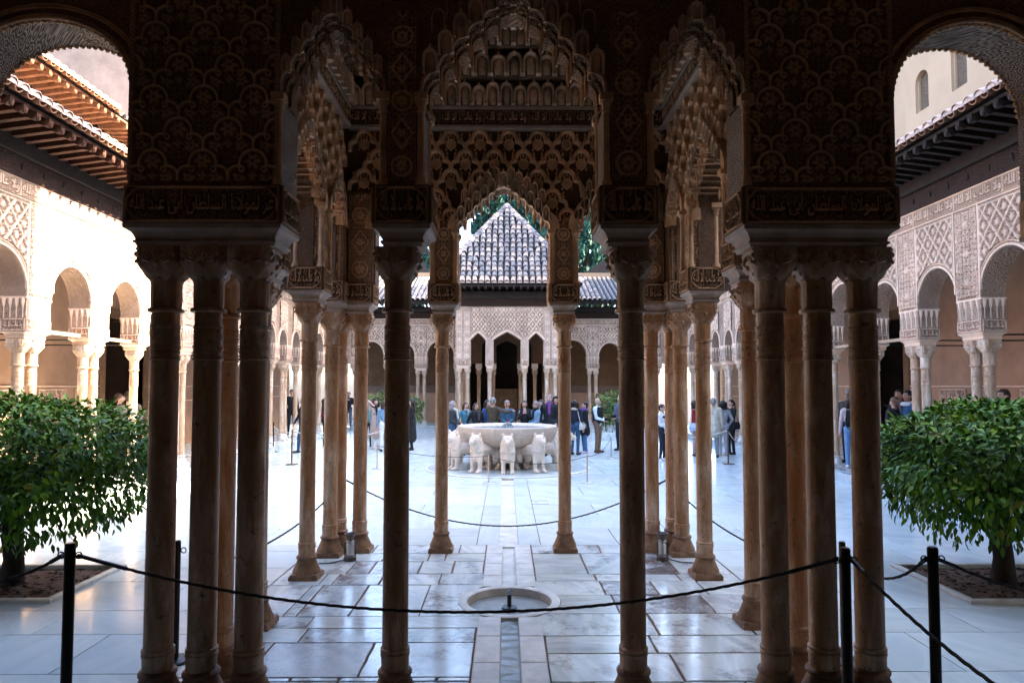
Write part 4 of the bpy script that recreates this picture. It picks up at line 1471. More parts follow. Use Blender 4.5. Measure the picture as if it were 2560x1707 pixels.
YP = 28.67
fp = thing('garden_pavilion', 'far pale lacy pavilion under a grey tiled pyramid roof beyond the fountain', 'pavilion', (0, YP, 0))
MP = T(0.02, YP, 0)
pz = lambda py: PZ(py, YP)
zsp, zce, zsi = pz(850), pz(829), pz(832)
low = [(-2.16, 3.18), (-1.52, 3.18)]
aA, sA = lobed(-1.52, -.90, zsp, zsi, 6, 3)
aB, sB = lobed(-.56, .58, zsp, zce, 8, 3)
aC2, sC2 = lobed(.92, 1.54, zsp, zsi, 6, 3)
low += aA + [(-.90, 3.18), (-.56, 3.18)] + aB + [(.58, 3.18), (.92, 3.18)] + aC2 + [(1.54, 3.18), (2.18, 3.18)]
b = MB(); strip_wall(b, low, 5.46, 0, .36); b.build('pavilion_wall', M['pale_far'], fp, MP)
for a_, s_ in ((aA, sA), (aB, sB), (aC2, sC2)):
    archivolt(fp, MP, paths_offset(a_, .0), .07, .035, M['pale_smooth'], 0)
    uc = (a_[0][0] + a_[-1][0]) / 2
    pendants(fp, MP, s_, uc, (.03, .18, .33), M['pale_smooth'])
    me = cell_mesh(M['pale_smooth'])
    for u, z, w_, h_ in s_:
        for sg in (-1, 1):
            X = u + w_ / 2 if sg < 0 else 2 * uc - u - w_ / 2
            link('muqarnas_cell', me, fp, MP @ T(X, -.01, z + h_ * .6) @ S(w_, w_ * 1.3, w_ * 1.1))
meD = panel_diamonds('lattice_panel', 3.05, 1.30, .305, .40, M['pale_relief'], .02, .04)
bm = bmesh.new(); bm.from_mesh(meD)
zb0 = pz(846)
kill = [fc for fc in bm.faces if (lambda c: c.z + zb0 < max(outline_z(low, c.x), outline_z(low, c.x - .08), outline_z(low, c.x + .08)) + .12)(fc.calc_center_median())]
bmesh.ops.delete(bm, geom=kill, context='FACES'); bm.to_mesh(meD); bm.free()
link('lattice_panel', meD, fp, MP @ T(.01, -.005, zb0))
meB = cached('courtband', None)
for i in range(4):
    link('inscription', meB, fp, MP @ T(-1.16 + i * .78, -.008, 5.19) @ S(.67, 1, .9))
meV = panel_arabesque('side_panel', .30, 2.1, M['pale_relief'], .015, .02)
for u in (-1.68, -2.0, 1.7, 2.02): link('side_panel', meV, fp, MP @ T(u, -.005, 3.2) @ S(.95, 1, 1))
for c, hw, n in ((-1.84, .32, 2), (-.73, .17, 1), (.75, .17, 1), (1.86, .32, 2)):
    impost(fp, MP @ T(c, .18, 0), hw, .19, ZS0 + HS, 'pale', hh=.21, ch=.12, faces=(0,), res=.012)
    for k in range(n): column(fp, MP @ T(c + (k - (n - 1) / 2) * .36, .18, .1), HS + .1, .085, 'col_pale', 'stone', False)
# side walls and the inner columns one sees through the arches
for sgn in (-1, 1):
    lows = [(.36, 3.18)]
    Mq = T(sgn * 2.16 + .02, 0, 0) @ (RZ(-math.pi / 2) if sgn < 0 else RZ(math.pi / 2))
    g = (lambda y: -y) if sgn < 0 else (lambda y: y)
    ys = [29.03, 30.3, 31.8, 33.0]
    us = sorted(g(y) for y in ys)
    lw = [(us[0], 3.18)]
    for a, c in zip(us[:-1], us[1:]):
        L, _ = lobed(a + .17, c - .17, zsp, zsi, 6, 3)
        lw += [(a + .17, 3.18)] + L + [(c - .17, 3.18)]
    lw += [(us[-1], 3.18)]
    b = MB(); strip_wall(b, lw, 5.46, 0, .36); b.build('pavilion_wall', M['pale_far'], fp, Mq)
    for y in (29.3, 30.3, 31.8, 32.8):
        impost(fp, T(sgn * 1.98 + .02, y, 0), .19, .17, ZS0 + HS, 'pale', hh=.21, ch=.12, faces=(0,), res=.012)
        column(fp, T(sgn * 1.98 + .02, y, .1), HS + .1, .085, 'col_warm', 'stone', False)
lw = [(-2.1, 3.18), (-1.2, 3.18)] + lobed(-1.2, -.8, zsp, zsi, 5, 3)[0] + [(-.8, 3.18), (-.5, 3.18)] + lobed(-.5, .5, zsp, zce - .1, 7, 3)[0] + [(.5, 3.18), (.8, 3.18)] + lobed(.8, 1.2, zsp, zsi, 5, 3)[0] + [(1.2, 3.18), (2.1, 3.18)]
b = MB(); strip_wall(b, lw, 5.46, 0, .3); b.build('pavilion_wall', M['stucco'], fp, T(.02, 32.8, 0))
for x in (-1.35, -.65, .65, 1.35):
    impost(fp, T(x + .02, 32.95, 0), .15, .15, ZS0 + HS, 'pale', hh=.21, ch=.12, faces=(), res=.012)
    column(fp, T(x + .02, 32.95, .1), HS + .1, .085, 'col_warm', 'stone', False)
b = MB(); b.box(-2.2, 2.2, .36, 4.4, 5.3, 5.45); b.build('ceiling', M['wood'], fp, MP)
b = MB(); b.box(-2.35, 2.35, -.2, 4.4, -.05, .1); b.build('plinth', M['floor_old'], fp, MP)
# wooden eave
b = MB(); b.box(-2.22, 2.22, -.06, 4.4, 5.462, 5.78); b.build('wood_frieze', M['wood_frieze'], fp, MP)
b = MB(); b.box(-2.26, 2.26, -.10, 4.4, 5.783, 6.08); b.build('eave_beam', M['wood'], fp, MP)
AX, AY = .02, 31.0
EV = 3.12; ZE = 6.3; ZA = 10.3
b = MB(); b.box(AX - EV + .05, AX + EV - .05, AY - EV + .05, AY + EV - .05, ZE - .10, ZE - .03); b.build('soffit', M['wood'], fp)
rf = MB(); rf.box(-.04, .04, -.85, 0, -.05, .06); rf.ball((0, -.86, -.02), .045, 6, 4, (.8, .8, 1.5))
rfm = rf.mesh('rafter', M['wood'])
for i in range(21):
    link('rafter', rfm, fp, T(AX - 2.9 + i * .29, YP - .05, ZE - .16))
# tiled pyramid
b = MB()
apex = (AX, AY, ZA)
b.loft([[(AX - EV, AY - EV, ZE), (AX + EV, AY - EV, ZE), (AX + EV, AY + EV, ZE), (AX - EV, AY + EV, ZE)], [(AX - .02, AY - .02, ZA - .1), (AX + .02, AY - .02, ZA - .1), (AX + .02, AY + .02, ZA - .1), (AX - .02, AY + .02, ZA - .1)]], False)
b.build('tile_bed', M['tile_gap'], fp)
SL = math.hypot(EV, ZA - ZE); ang = math.atan2(ZA - ZE, EV)
Rx = Matrix.Rotation(ang, 4, 'X')
per = .262; cn = 23; crs = .30
mt = tile_mesh(M['tile'], .40, .105, .088); mp = tile_mesh(M['tile_pink'], .40, .105, .088); pl = plug_mesh(M['tile_pink'], .098)
other = MB(); rnd = random.Random(5)
for i in range(cn):
    u = (i - (cn - 1) / 2) * per
    top = (1 - abs(u) / EV) * SL - .18
    for k in range(int(top / crs) + 1):
        s_ = k * crs
        if s_ > top: break
        vis = abs(u) < 2.0
        if vis:
            tone = mp if (k == 0) else mt
            link('roof_tile', tone, fp, T(AX + u + rnd.uniform(-.015, .015), AY - EV + s_ * math.cos(ang) - .06, ZE + s_ * math.sin(ang) + .07) @ Rx @ Matrix.Rotation(-.11 + rnd.uniform(-.03, .03), 4, 'X') @ Matrix.Rotation(rnd.uniform(-.08, .08), 4, 'Z') @ S(rnd.uniform(.93, 1.06), 1, rnd.uniform(.92, 1.08)))
        else:
            Mx = T(AX + u, AY - EV + s_ * math.cos(ang) - .04, ZE + s_ * math.sin(ang) + .02) @ Rx
            other.loft([[Mx @ Vector((rr * math.cos(math.pi * q / 5), y, rr * math.sin(math.pi * q / 5))) for q in range(6)] for rr, y in ((.105, 0), (.088, .4))], False, 0, False)
    link('tile_plug', pl, fp, T(AX + u, AY - EV - .03, ZE + .02))
for rot in (1, 2, 3):
    for i in range(cn):
        u = (i - (cn - 1) / 2) * per
        top = (1 - abs(u) / EV) * SL - .18
        if top < .3: continue
        Mx = T(AX, AY, 0) @ RZ(rot * math.pi / 2) @ T(u, -EV, ZE + .02) @ Rx
        other.loft([[Mx @ Vector((rr * math.cos(math.pi * q / 5), y, rr * math.sin(math.pi * q / 5))) for q in range(6)] for rr, y in ((.105, 0), (.095, top))], False, 0, False)
other.build('tile_courses', M['tile'], fp, kind='stuff')
hp = tile_mesh(M['tile_pink'], .42, .15, .125)
for q in range(4):
    a = R(45 + 90 * q)
    d = Vector((math.cos(a), math.sin(a), 0)); base = Vector((AX, AY, 0)) + d * EV * 1.414; base.z = ZE + .03
    top = Vector((AX, AY, ZA + .0)); v = top - base; n = int(v.length / .33)
    Mh = Matrix.Translation(base) @ RZ(a + math.pi / 2) @ Matrix.Rotation(math.atan2(v.z, Vector((v.x, v.y)).length), 4, 'X')
    for k in range(n + 1):
        link('hip_tile', tile_mesh(M['tile'], .42, .16, .135) if k % 3 else hp, fp, Mh @ T(0, k * .33 - .03, .03))
fb = MB(); fb.ball((AX, AY, ZA + .04), .17, 10, 6, (1, 1, .8)); fb.build('finial', M['tile_pink'], fp)

# roofs of the halls behind the far end
hr = thing('hall_roof', 'dark sloping hall roof edge glimpsed behind the far arcade beside sparse cypress', 'roof', (7, 40, 0))
b = MB()
q = [P(1452, 688, 40), P(1545, 628, 40), P(1640, 628, 40), P(1640, 700, 40)]
b.loft([[(p.x, 40, p.z) for p in q], [(p.x + .8, 47, p.z) for p in q]])
b.build('roof_slope', M['tile_gap'], hr)
hl = thing('hall_roof', 'small dark gable edge showing between the shaded column pier and the cypress', 'roof', (-5, 41, 0))
b = MB()
q = [P(1000, 600, 41), P(1042, 610, 41), P(1075, 688, 41), P(1000, 700, 41)]
b.loft([[(p.x, 41, p.z) for p in q], [(p.x - 1, 47, p.z) for p in q]])
b.build('roof_slope', M['tile_gap'], hl)


# ------------------------------------------------------------------ floor
gr = MB(); gr.box(-400, 400, -300, 600, -.5, -.30); gr.build('ground', M['soil'], kind='structure')
fl = MB()
for q in ((-8, -.10, -3.2, 9.16), (.16, 8, -3.2, 9.16), (-8, -.16, 9.16, 15.6), (.22, 8, 9.16, 15.6)):
    if q[3] < 10:
        fl.box(q[0], q[1], q[2], 6.2, -.25, -.012); fl.box(q[0], q[1], 7.4, q[3], -.25, -.012)
        fl.box(*((q[0], -.55) if q[0] < -1 else (.6, q[1])), 6.2, 7.4, -.25, -.012)
    else: fl.box(*q, -.25, -.012)
fl.box(-8.0, 8.0, 15.6, 37, -.25, -.012); fl.box(-8, 8, -3.2, 15.6, -.29, -.26)
floor = fl.build('floor', M['grout'], kind='structure')
ZF = 0.0
CH0 = .03                         # axis of the water channel
holes = []                        # beds, filled in below
BEDS = [(-6.35, -4.42, 6.75, 8.1), (4.48, 6.4, 6.65, 8.05)]
BASIN = (CH0, 6.8, .50)


def slab(x0, x1, y0, y1, mat, gap=.006, z=ZF, bev=.004, jit=0):
    if x1 - x0 < .05 or y1 - y0 < .05: return
    m = MB()
    a, b_, c, d = x0 + gap, x1 - gap, y0 + gap, y1 - gap
    # outline with worn, slightly wandering edges
    pts = []
    k = 5 if jit else 1
    for (p, q) in (((a, c), (b_, c)), ((b_, c), (b_, d)), ((b_, d), (a, d)), ((a, d), (a, c))):
        for i in range(k):
            t = i / k
            pts.append((p[0] + (q[0] - p[0]) * t + rs.uniform(-jit, jit * .4) * (1 if p[0] != q[0] or p[0] == b_ else -1) * (p[0] == q[0]), p[1] + (q[1] - p[1]) * t + rs.uniform(-jit, jit * .4) * (1 if p[1] == d else -1) * (p[1] == q[1])))
    cx, cy = (a + b_) / 2, (c + d) / 2
    ins = [(x + (bev if x < cx else -bev), y + (bev if y < cy else -bev)) for x, y in pts]
    dz = rs.uniform(-.0015, .0015) if jit else 0
    m.loft([[(x, y, z - .02) for x, y in pts], [(x, y, z - bev + dz) for x, y in pts], [(x, y, z + dz) for x, y in ins]])
    m.build('slab', mat, floor)


def split_slab(x0, x1, y0, y1, mat, **k):
    """lay a slab around beds, basin and channel"""
    for (bx0, bx1, by0, by1) in BEDS:
        if x0 < bx1 - .02 and x1 > bx0 + .02 and y0 < by1 - .02 and y1 > by0 + .02:
            for r in ((x0, min(x1, bx0), y0, y1), (max(x0, bx1), x1, y0, y1), (max(x0, bx0), min(x1, bx1), y0, min(y1, by0)), (max(x0, bx0), min(x1, bx1), max(y0, by1), y1)):
                if r[1] - r[0] > .06 and r[3] - r[2] > .06: slab(*r, mat, **k)
            return
    slab(x0, x1, y0, y1, mat, **k)


rs = random.Random(11)
# pavilion and gallery floor: worn irregular slabs on both sides of the channel
rows_l = [(3.0, 3.9, [-2.5, -1.5, -.26]), (3.9, 4.42, [-2.5, -1.9, -1.0, -.26]), (4.42, 4.98, [-2.5, -2.05, -1.2, -.75, -.26]), (4.98, 5.05, [-2.5, -1.55, -1.2, -.8, -.5, -.26]), (5.05, 5.72, [-2.5, -1.9, -1.08, -.88, -.26]),
          (5.72, 6.06, [-2.5, -2.1, -1.72, -.26]), (6.06, 6.36, [-2.5, -2.12, -1.75, -.26]), (6.36, 7.35, [-2.5, -2.05, -1.93, -1.45, -.80, -.26]), (7.35, 7.78, [-2.5, -2.0, -1.86, -1.36, -.72, -.26]), (7.78, 8.33, [-2.5, -1.80, -1.55, -1.0, -.62, -.26]),
          (8.33, 8.72, [-2.5, -1.5, -.95, -.75, -.26]), (8.72, 9.16, [-2.5, -1.7, -.6, -.26])]
rows_r = [(3.0, 3.95, [.32, 1.4, 2.55]), (3.95, 4.5, [.32, .8, 1.6, 2.55]), (4.5, 4.86, [.32, .7, 1.25, 2.55]), (4.86, 4.96, [.32, .62, .95, 1.25, 1.7, 2.55]), (4.96, 5.48, [.32, 1.28, 2.1, 2.55]), (5.48, 5.86, [.32, 1.20, 2.55]),
          (5.86, 6.42, [.32, 1.12, 1.3, 2.12, 2.55]), (6.42, 6.98, [.32, 1.05, 1.95, 2.55]), (6.98, 7.48, [.32, 1.0, 1.55, 2.05, 2.55]), (7.48, 7.75, [.32, .98, 1.9, 2.55]), (7.75, 8.70, [.32, .92, 1.45, 1.95, 2.55]), (8.70, 9.16, [.32, 1.2, 1.9, 2.55])]
dark_done = False
bx, by, br = BASIN
for rows, sg in ((rows_l, -1), (rows_r, 1)):
    for y0, y1, xs in rows:
        for x0, x1 in zip(xs[:-1], xs[1:]):
            # near edges stop at the round basin
            if abs(y0 + (y1 - y0) / 2 - by) < br + .3 and (abs(x0 - bx) < .35 or abs(x1 - bx) < .35):
                # lay as strips outside the circle
                n = 6
                m = MB()
                ys = [y0 + .006 + (y1 - y0 - .012) * k / n for k in range(n + 1)]
                pts_in = []
                for y in ys:
                    h = math.sqrt(max(0, (br + .006) ** 2 - (y - by) ** 2))
                    pts_in.append(max(h, .245 if sg < 0 else .25))
                rings = []
                for y, h in zip(ys, pts_in):
                    xi = bx + sg * h; xo = x0 + .006 if sg < 0 else x1 - .006
                    a, b_ = min(xi, xo), max(xi, xo)
                    rings.append([(a, y, -.02), (a, y, 0), (b_, y, 0), (b_, y, -.02)])
                m.loft(rings)
                m.build('slab', M['floor_old'], floor)
            else:
                worn = any(x0 < sx < x1 and y0 < sy < y1 for sx, sy in ((-1.5, 5.4), (-1.7, 8.0), (-2.2, 6.2), (1.7, 8.2), (1.2, 7.2), (2.3, 6.7), (2.3, 5.2), (1.5, 6.7), (-.5, 7.5)))
                split_slab(x0, x1, y0, y1, M['floor_stained' if worn else 'floor_old'], gap=rs.uniform(.006, .010), jit=.006)
# marble court slabs around them
y = 3.0; k = 0
while y < 20.5:
    dy = [.62, .95, .55, .8][k % 4] if y < 9.1 else 1.05
    y1 = y + dy
    if y < 9.16 < y1 + .3: y1 = 9.16
    L = 1.55 if y < 9.1 else 1.9
    off = (k % 2) * L * .5
    for side in (-1, 1):
        inner = 2.5 if y < 9.1 else (.395 if side < 0 else .455)
        if side > 0 and y < 9.1: inner = 2.55
        x = inner
        first = True
        while x < 7.38:
            ln = (L - off * .9 if first and off else L); first = False
            xx = min(x + ln, 7.4)
            a, b_ = (x, xx) if side > 0 else (-xx, -x)
            # leave the fountain plinth free
            if 9.1 <= y and math.hypot((abs(x) + 0) * .0 + min(abs(a), abs(b_)), (y + y1) / 2 - 17.7) < 0.0: pass
            split_slab(a, b_, y, y1, M['floor'], gap=.0055, z=ZF - (.0 if y < 9.1 else .002), bev=.002)
            x = xx
    y = y1; k += 1
far = MB(); far.box(-7.4, 7.4, y + .003, 32.85, -.1, -.002); far.build('far_paving', M['floor'], floor)
# joints of the far paving, too thin there to lay slab by slab
jt = MB(); yy = y + 1.05
while yy < 32:
    jt.box(-7.38, 7.38, yy, yy + .012, -.01, .0005); yy += 1.05
jt.build('far_joints', M['grout_pale'], floor, kind='stuff')

# ------------------------------------------------------------------ water channel, basin, jet
wc = thing('water_channel', 'narrow stone water channel running down the middle of the marble floor', 'channel', (CH0, 8, 0))
seg = [3.2, 4.2, 4.75, 5.3, 5.85, 6.33, 7.27, 7.7, 8.2, 8.7, 9.16]
for a, b_ in zip(seg[:-1], seg[1:]):
    if abs((a + b_) / 2 - by) < .45: continue
    for sx in (-1, 1):
        m = MB(); x0, x1 = sorted((CH0 + sx * .078, CH0 + sx * .283))
        m.loft([[(x0, a + .003, -.08), (x1, a + .003, -.08), (x1, b_ - .003, -.08), (x0, b_ - .003, -.08)], [(x0, a + .003, -.002), (x1, a + .003, -.002), (x1, b_ - .003, -.002), (x0, b_ - .003, -.002)], [(x0 + .008, a + .01, .004), (x1 - .005, a + .01, .004), (x1 - .005, b_ - .01, .004), (x0 + .008, b_ - .01, .004)]])
        m.build('curb_stone', M['stone'], wc)
yy = 9.16
while yy < 15.62:
    y2 = min(yy + 1.0, 15.63)
    for sx in (-1, 1):
        m = MB(); x0, x1 = sorted((CH0 + sx * .13, CH0 + sx * .42))
        m.loft([[(x0, yy + .002, -.08), (x1, yy + .002, -.08), (x1, y2 - .002, -.08), (x0, y2 - .002, -.08)], [(x0, yy + .002, -.001), (x1, yy + .002, -.001), (x1, y2 - .002, -.001), (x0, y2 - .002, -.001)], [(x0 + .004, yy + .005, .002), (x1 - .004, yy + .005, .002), (x1 - .004, y2 - .005, .002), (x0 + .004, y2 - .005, .002)]])
        m.build('curb_stone', M['floor'], wc)
    m = MB(); m.box(CH0 - .13, CH0 + .13, yy + .002, y2 - .002, -.06, -.028); m.build('channel_bed', M['stone'], wc)
    yy = y2
m = MB(); m.box(CH0 - .082, CH0 + .082, 3.2, 6.33, -.20, -.06); m.box(CH0 - .082, CH0 + .082, 7.27, 9.16, -.20, -.045); m.build('channel_bed', M['stone'], wc)
m = MB()
n = 90
m.loft([[(CH0 - .0775, 3.2 + (6.36 - 3.2) * k / n, -.028 + .006 * math.sin(k * 2.1) * math.cos(k * .7)), (CH0 - .03, 3.2 + (6.36 - 3.2) * k / n, -.024 + .007 * math.sin(k * 1.3 + 1)), (CH0 + .03, 3.2 + (6.36 - 3.2) * k / n, -.024 + .007 * math.sin(k * 1.7 + 2)), (CH0 + .0775, 3.2 + (6.36 - 3.2) * k / n, -.028 + .006 * math.sin(k * 1.9 + 4))] for k in range(n + 1)], False, 0, False)
m.build('water', M['water'], wc, None, True)
ba = thing('floor_basin', 'round sunken marble basin with a bubbling jet in the middle of the foreground floor', 'basin', (bx, by, 0))
m = MB()
ring = lambda r, z: [(bx + r * math.cos(2 * math.pi * j / 64), by + r * math.sin(2 * math.pi * j / 64), z) for j in range(64)]
m.loft([ring(.50, -.03), ring(.50, .004), ring(.485, .010), ring(.43, .010), ring(.415, .002), ring(.40, -.10), ring(.36, -.13), ring(.02, -.14)], False)
m.build('rim', M['stone'], ba, None, True)
m = MB()
rr = []
for r in (.40, .34, .28, .22, .16, .11, .07, .035):
    rr.append([(bx + r * math.cos(2 * math.pi * j / 48), by + r * math.sin(2 * math.pi * j / 48), -.062 + .004 * math.sin(r * 70) + .003 * math.sin(j * 1.3 + r * 40)) for j in range(48)])
m.loft(rr, False)
m.build('water', M['water'], ba, None, True)
m = MB(); m.lathe([(.075, -.13), (.075, -.056), (.05, -.052), (.021, -.05), (.021, .055), (.016, .06)], 16, (bx, by, 0)); m.build('jet_nozzle', M['black'], ba, None, True)
m = MB(); r_ = random.Random(2)
for k in range(40):
    a = r_.uniform(0, 6.28); t = r_.random(); rad = .004 + .022 * t
    m.ball((bx + rad * math.cos(a), by + rad * math.sin(a), .065 + .05 * math.sin(t * 3.1) * r_.uniform(.3, 1.2)), r_.uniform(.003, .007), 5, 4)
m.build('water_jet', M['water'], ba, None, True, kind='stuff')

# inspection cover with its hairline frame beside the channel
ic = thing('inspection_cover', 'thin rectangular metal frame of an inspection cover set in the court marble', 'cover', (.7, 12.8, 0))
m = MB()
c0 = G(1340, 1255)
for (x0, x1, y0, y1) in ((-.22, .22, -.17, -.165), (-.22, .22, .165, .17), (-.22, -.215, -.17, .17), (.215, .22, -.17, .17), (-.03, .03, -.01, .01)):
    m.box(c0.x + x0, c0.x + x1, c0.y + y0, c0.y + y1, -.004, .0025)
m.build('cover_frame', M['drain'], ic)

# ------------------------------------------------------------------ planting beds
for (x0, x1, y0, y1), lab in zip(BEDS, ('dark soil bed edged in pale marble under the clipped tree on the sunny side', 'dark soil bed edged in pale marble under the clipped tree on the shaded side')):
    pb = thing('planting_bed', lab, 'planting bed', ((x0 + x1) / 2, (y0 + y1) / 2, 0))
    for (a, b_, c, d) in ((x0, x1, y0, y0 + .07), (x0, x1, y1 - .07, y1), (x0, x0 + .07, y0 + .073, y1 - .073), (x1 - .07, x1, y0 + .073, y1 - .073)):
        m = MB(); m.loft([[(a, c, -.05), (b_, c, -.05), (b_, d, -.05), (a, d, -.05)], [(a, c, .03), (b_, c, .03), (b_, d, .03), (a, d, .03)], [(a + .008, c + .008, .038), (b_ - .008, c + .008, .038), (b_ - .008, d - .008, .038), (a + .008, d - .008, .038)]])
        m.build('edging', M['stone'], pb)
    nx, ny = 40, 30
    vv = []
    for j in range(ny + 1):
        for i in range(nx + 1):
            vv.append((x0 + .06 + (x1 - x0 - .12) * i / nx, y0 + .06 + (y1 - y0 - .12) * j / ny, -.03 + .02 * math.sin(i * 1.7) * math.cos(j * 2.3) + rs.uniform(-.012, .012)))
    m = MB(); m.add(vv, [(j * (nx + 1) + i, j * (nx + 1) + i + 1, (j + 1) * (nx + 1) + i + 1, (j + 1) * (nx + 1) + i) for j in range(ny) for i in range(nx)])
    m.build('soil', M['soil'], pb)
    m = MB()
    for k in range(500):
        x, y, a = rs.uniform(x0 + .1, x1 - .1), rs.uniform(y0 + .1, y1 - .1), rs.uniform(0, 6.28)
        d = Vector((math.cos(a), math.sin(a), 0)) * rs.uniform(.02, .045); e = Vector((-d.y, d.x, 0)) * .35
        c = Vector((x, y, -.005 + rs.uniform(0, .02)))
        m.add([c - d, c + e + Vector((0, 0, rs.uniform(0, .02))), c + d, c - e], [(0, 1, 2, 3)])
    m.build('leaf_litter', M['litter'], pb, kind='stuff')

# ------------------------------------------------------------------ lion fountain
FC = (.03, 17.7)
ft = thing('fountain', 'large twelve sided white marble fountain basin raised on columns in the middle of the court', 'fountain', (FC[0], FC[1], 0))
n12 = lambda r, z, ph=math.pi / 12: [(FC[0] + r * math.cos(2 * math.pi * j / 12 + ph), FC[1] + r * math.sin(2 * math.pi * j / 12 + ph), z) for j in range(12)]
m = MB()
m.loft([n12(.72, .60), n12(1.0, .61), n12(1.14, .68), n12(1.225, .78), n12(1.275, .90), n12(1.31, 1.06), n12(1.30, 1.085), n12(1.27, 1.09), n12(1.23, 1.085), n12(1.17, 1.04), n12(1.02, .98), n12(.1, .95)], True)
m.build('bowl', M['fountain'], ft)
m = MB()
for z, r, h in ((.80, 1.232, .012), (.86, 1.258, .016), (.93, 1.282, .012)):
    m.loft([n12(r - .05, z), n12(r + .012, z + .002), n12(r + .012, z + h), n12(r - .05, z + h + .002)], True)
m.build('bowl_bands', M['fountain'], ft)
m = MB()
m.loft([[(FC[0] + r * math.cos(2 * math.pi * j / 48), FC[1] + r * math.sin(2 * math.pi * j / 48), 1.035 + .008 * math.sin(j * 2.2 + r * 20)) for j in range(48)] for r in (1.13, .9, .7, .5, .35, .2, .02)], False)
m.build('water', M['water'], ft, None, True)
m = MB(); r_ = random.Random(4)
for k in range(70):
    a = r_.uniform(0, 6.28); t = r_.random() ** .6
    m.ball((FC[0] + .17 * t * math.cos(a), FC[1] + .17 * t * math.sin(a), 1.03 + .13 * (1 - t * t) * r_.uniform(.6, 1)), r_.uniform(.012, .03), 6, 4)
m.build('bubbling_water', M['water'], ft, None, True, kind='stuff')
for k in range(8):
    a = 2 * math.pi * k / 8 + math.pi / 8
    m = MB(); m.lathe([(.11, .035), (.10, .08), (.075, .12), (.07, .5), (.11, .57), (.12, .62)], 10, (FC[0] + .55 * math.cos(a), FC[1] + .55 * math.sin(a), 0)); m.build('support', M['col_warm'], ft, None, True)
m = MB(); m.lathe([(.24, .03), (.2, .1), (.2, .55), (.3, .62)], 12, (FC[0], FC[1], 0)); m.build('support', M['col_warm'], ft, None, True)
pl_ = MB()
rg = lambda r, z: [(FC[0] + r * math.cos(2 * math.pi * j / 48), FC[1] + r * math.sin(2 * math.pi * j / 48), z) for j in range(48)]
pl_.loft([rg(2.05, -.02), rg(2.05, .028), rg(2.03, .035), rg(.05, .035)], False)
pl_.build('plinth', M['floor'], ft)
pl_ = MB(); pl_.loft([rg(2.10, -.02), rg(2.10, .02), rg(2.052, .024), rg(2.052, -.02)], False); pl_.build('plinth_edge', M['stone'], ft)
# bowed joints around the plinth
m = MB(); m.loft([rg(3.1, -.01), rg(3.1, .002), rg(3.07, .002), rg(3.07, -.01)], False); m.build('paving_ring', M['stone'], ft)


def remeshed(mb, voxel, name, mats, smooth_it=3):
    me = mb.mesh(name, mats)
    o = bpy.data.objects.new('tmp', me); col.objects.link(o)
    md = o.modifiers.new('r', 'REMESH'); md.mode = 'VOXEL'; md.voxel_size = voxel; md.adaptivity = 0
    if smooth_it:
        sm = o.modifiers.new('s', 'SMOOTH'); sm.iterations = smooth_it; sm.factor = .5
    dg = bpy.context.evaluated_depsgraph_get()
    out = bpy.data.meshes.new_from_object(o.evaluated_get(dg))
    out.name = name
    bpy.data.objects.remove(o); bpy.data.meshes.remove(me)
    out.polygons.foreach_set('use_smooth', [True] * len(out.polygons))
    return out


def lion_mesh():
    m = MB()
    C = m.capsule
    C((0, .42, .52), (0, -.22, .52), .14, .155); C((0, -.22, .52), (0, -.38, .55), .155, .165)
    C((0, -.36, .50), (0, -.40, .38), .175, .13)
    C((0, -.38, .56), (0, -.45, .74), .165, .15)
    C((0, -.44, .76), (0, -.50, .775), .155, .135); C((0, -.52, .765), (0, -.635, .735), .088, .07)
    C((0, -.46, .66), (0, -.49, .60), .13, .10)
    for s_ in (-1, 1):
        m.ball((s_ * .105, -.43, .905), .042, 8, 6, (1, .6, 1.2))
        m.ball((s_ * .055, -.615, .80), .02, 6, 4)
        C((s_ * .10, -.40, .46), (s_ * .105, -.43, .22), .075, .056); C((s_ * .105, -.43, .22), (s_ * .105, -.44, .06), .056, .050); C((s_ * .105, -.44, .045), (s_ * .105, -.53, .035), .055, .045)
        C((s_ * .10, .38, .46), (s_ * .12, .27, .27), .14, .085); C((s_ * .12, .27, .27), (s_ * .12, .44, .17), .075, .055)
        C((s_ * .12, .44, .17), (s_ * .12, .40, .05), .052, .05); C((s_ * .12, .40, .04), (s_ * .12, .30, .035), .05, .042)
        for k in range(-1, 2): m.ball((s_ * .105 + k * .03, -.565, .028), .024, 6, 4)
    C((0, .52, .50), (.05, .58, .35), .03, .026); C((.05, .58, .35), (.12, .52, .22), .026, .03)
    # mane ridges
    for k in range(9):
        a = R(-80 + 20 * k)
        C((.15 * math.sin(a), -.36 - .06 * math.cos(a), .80 - .02 * abs(k - 4)), (.175 * math.sin(a), -.40 - .15 * math.cos(a), .50), .022, .016)
    m.ball((0, -.70, .735), .024, 6, 4)
    me = remeshed(m, .014, 'body', M['lion'], 2)
    return me


lm = lion_mesh()
eye = MB(); eye.ball((0, -.698, .735), .012, 6, 4)
em = eye.mesh('spout', M['black'])
lion_labels = {0: 'stone lion at the front of the fountain looking straight at the viewer', -30: 'stone lion showing chest and flank, next to the front lion towards the sunny arcade',
               30: 'stone lion showing chest and flank, next to the front lion towards the shaded arcade', -60: 'stone lion in profile partly behind the pavilion column nearest the sunny arcade',
               60: 'stone lion in profile partly behind the pavilion column nearest the shaded arcade', -90: 'stone lion facing the sunlit arcade at the side of the fountain', 90: 'stone lion facing the shaded arcade at the side of the fountain',
               -120: 'rear stone lion turned towards the far sunny corner, hidden behind the basin supports', 120: 'rear stone lion turned towards the far shaded corner, hidden behind the basin supports',
               -150: 'rear stone lion next to the backmost one, on its sunny side', 150: 'rear stone lion next to the backmost one, on its shaded side', 180: 'backmost stone lion looking at the far pavilion'}
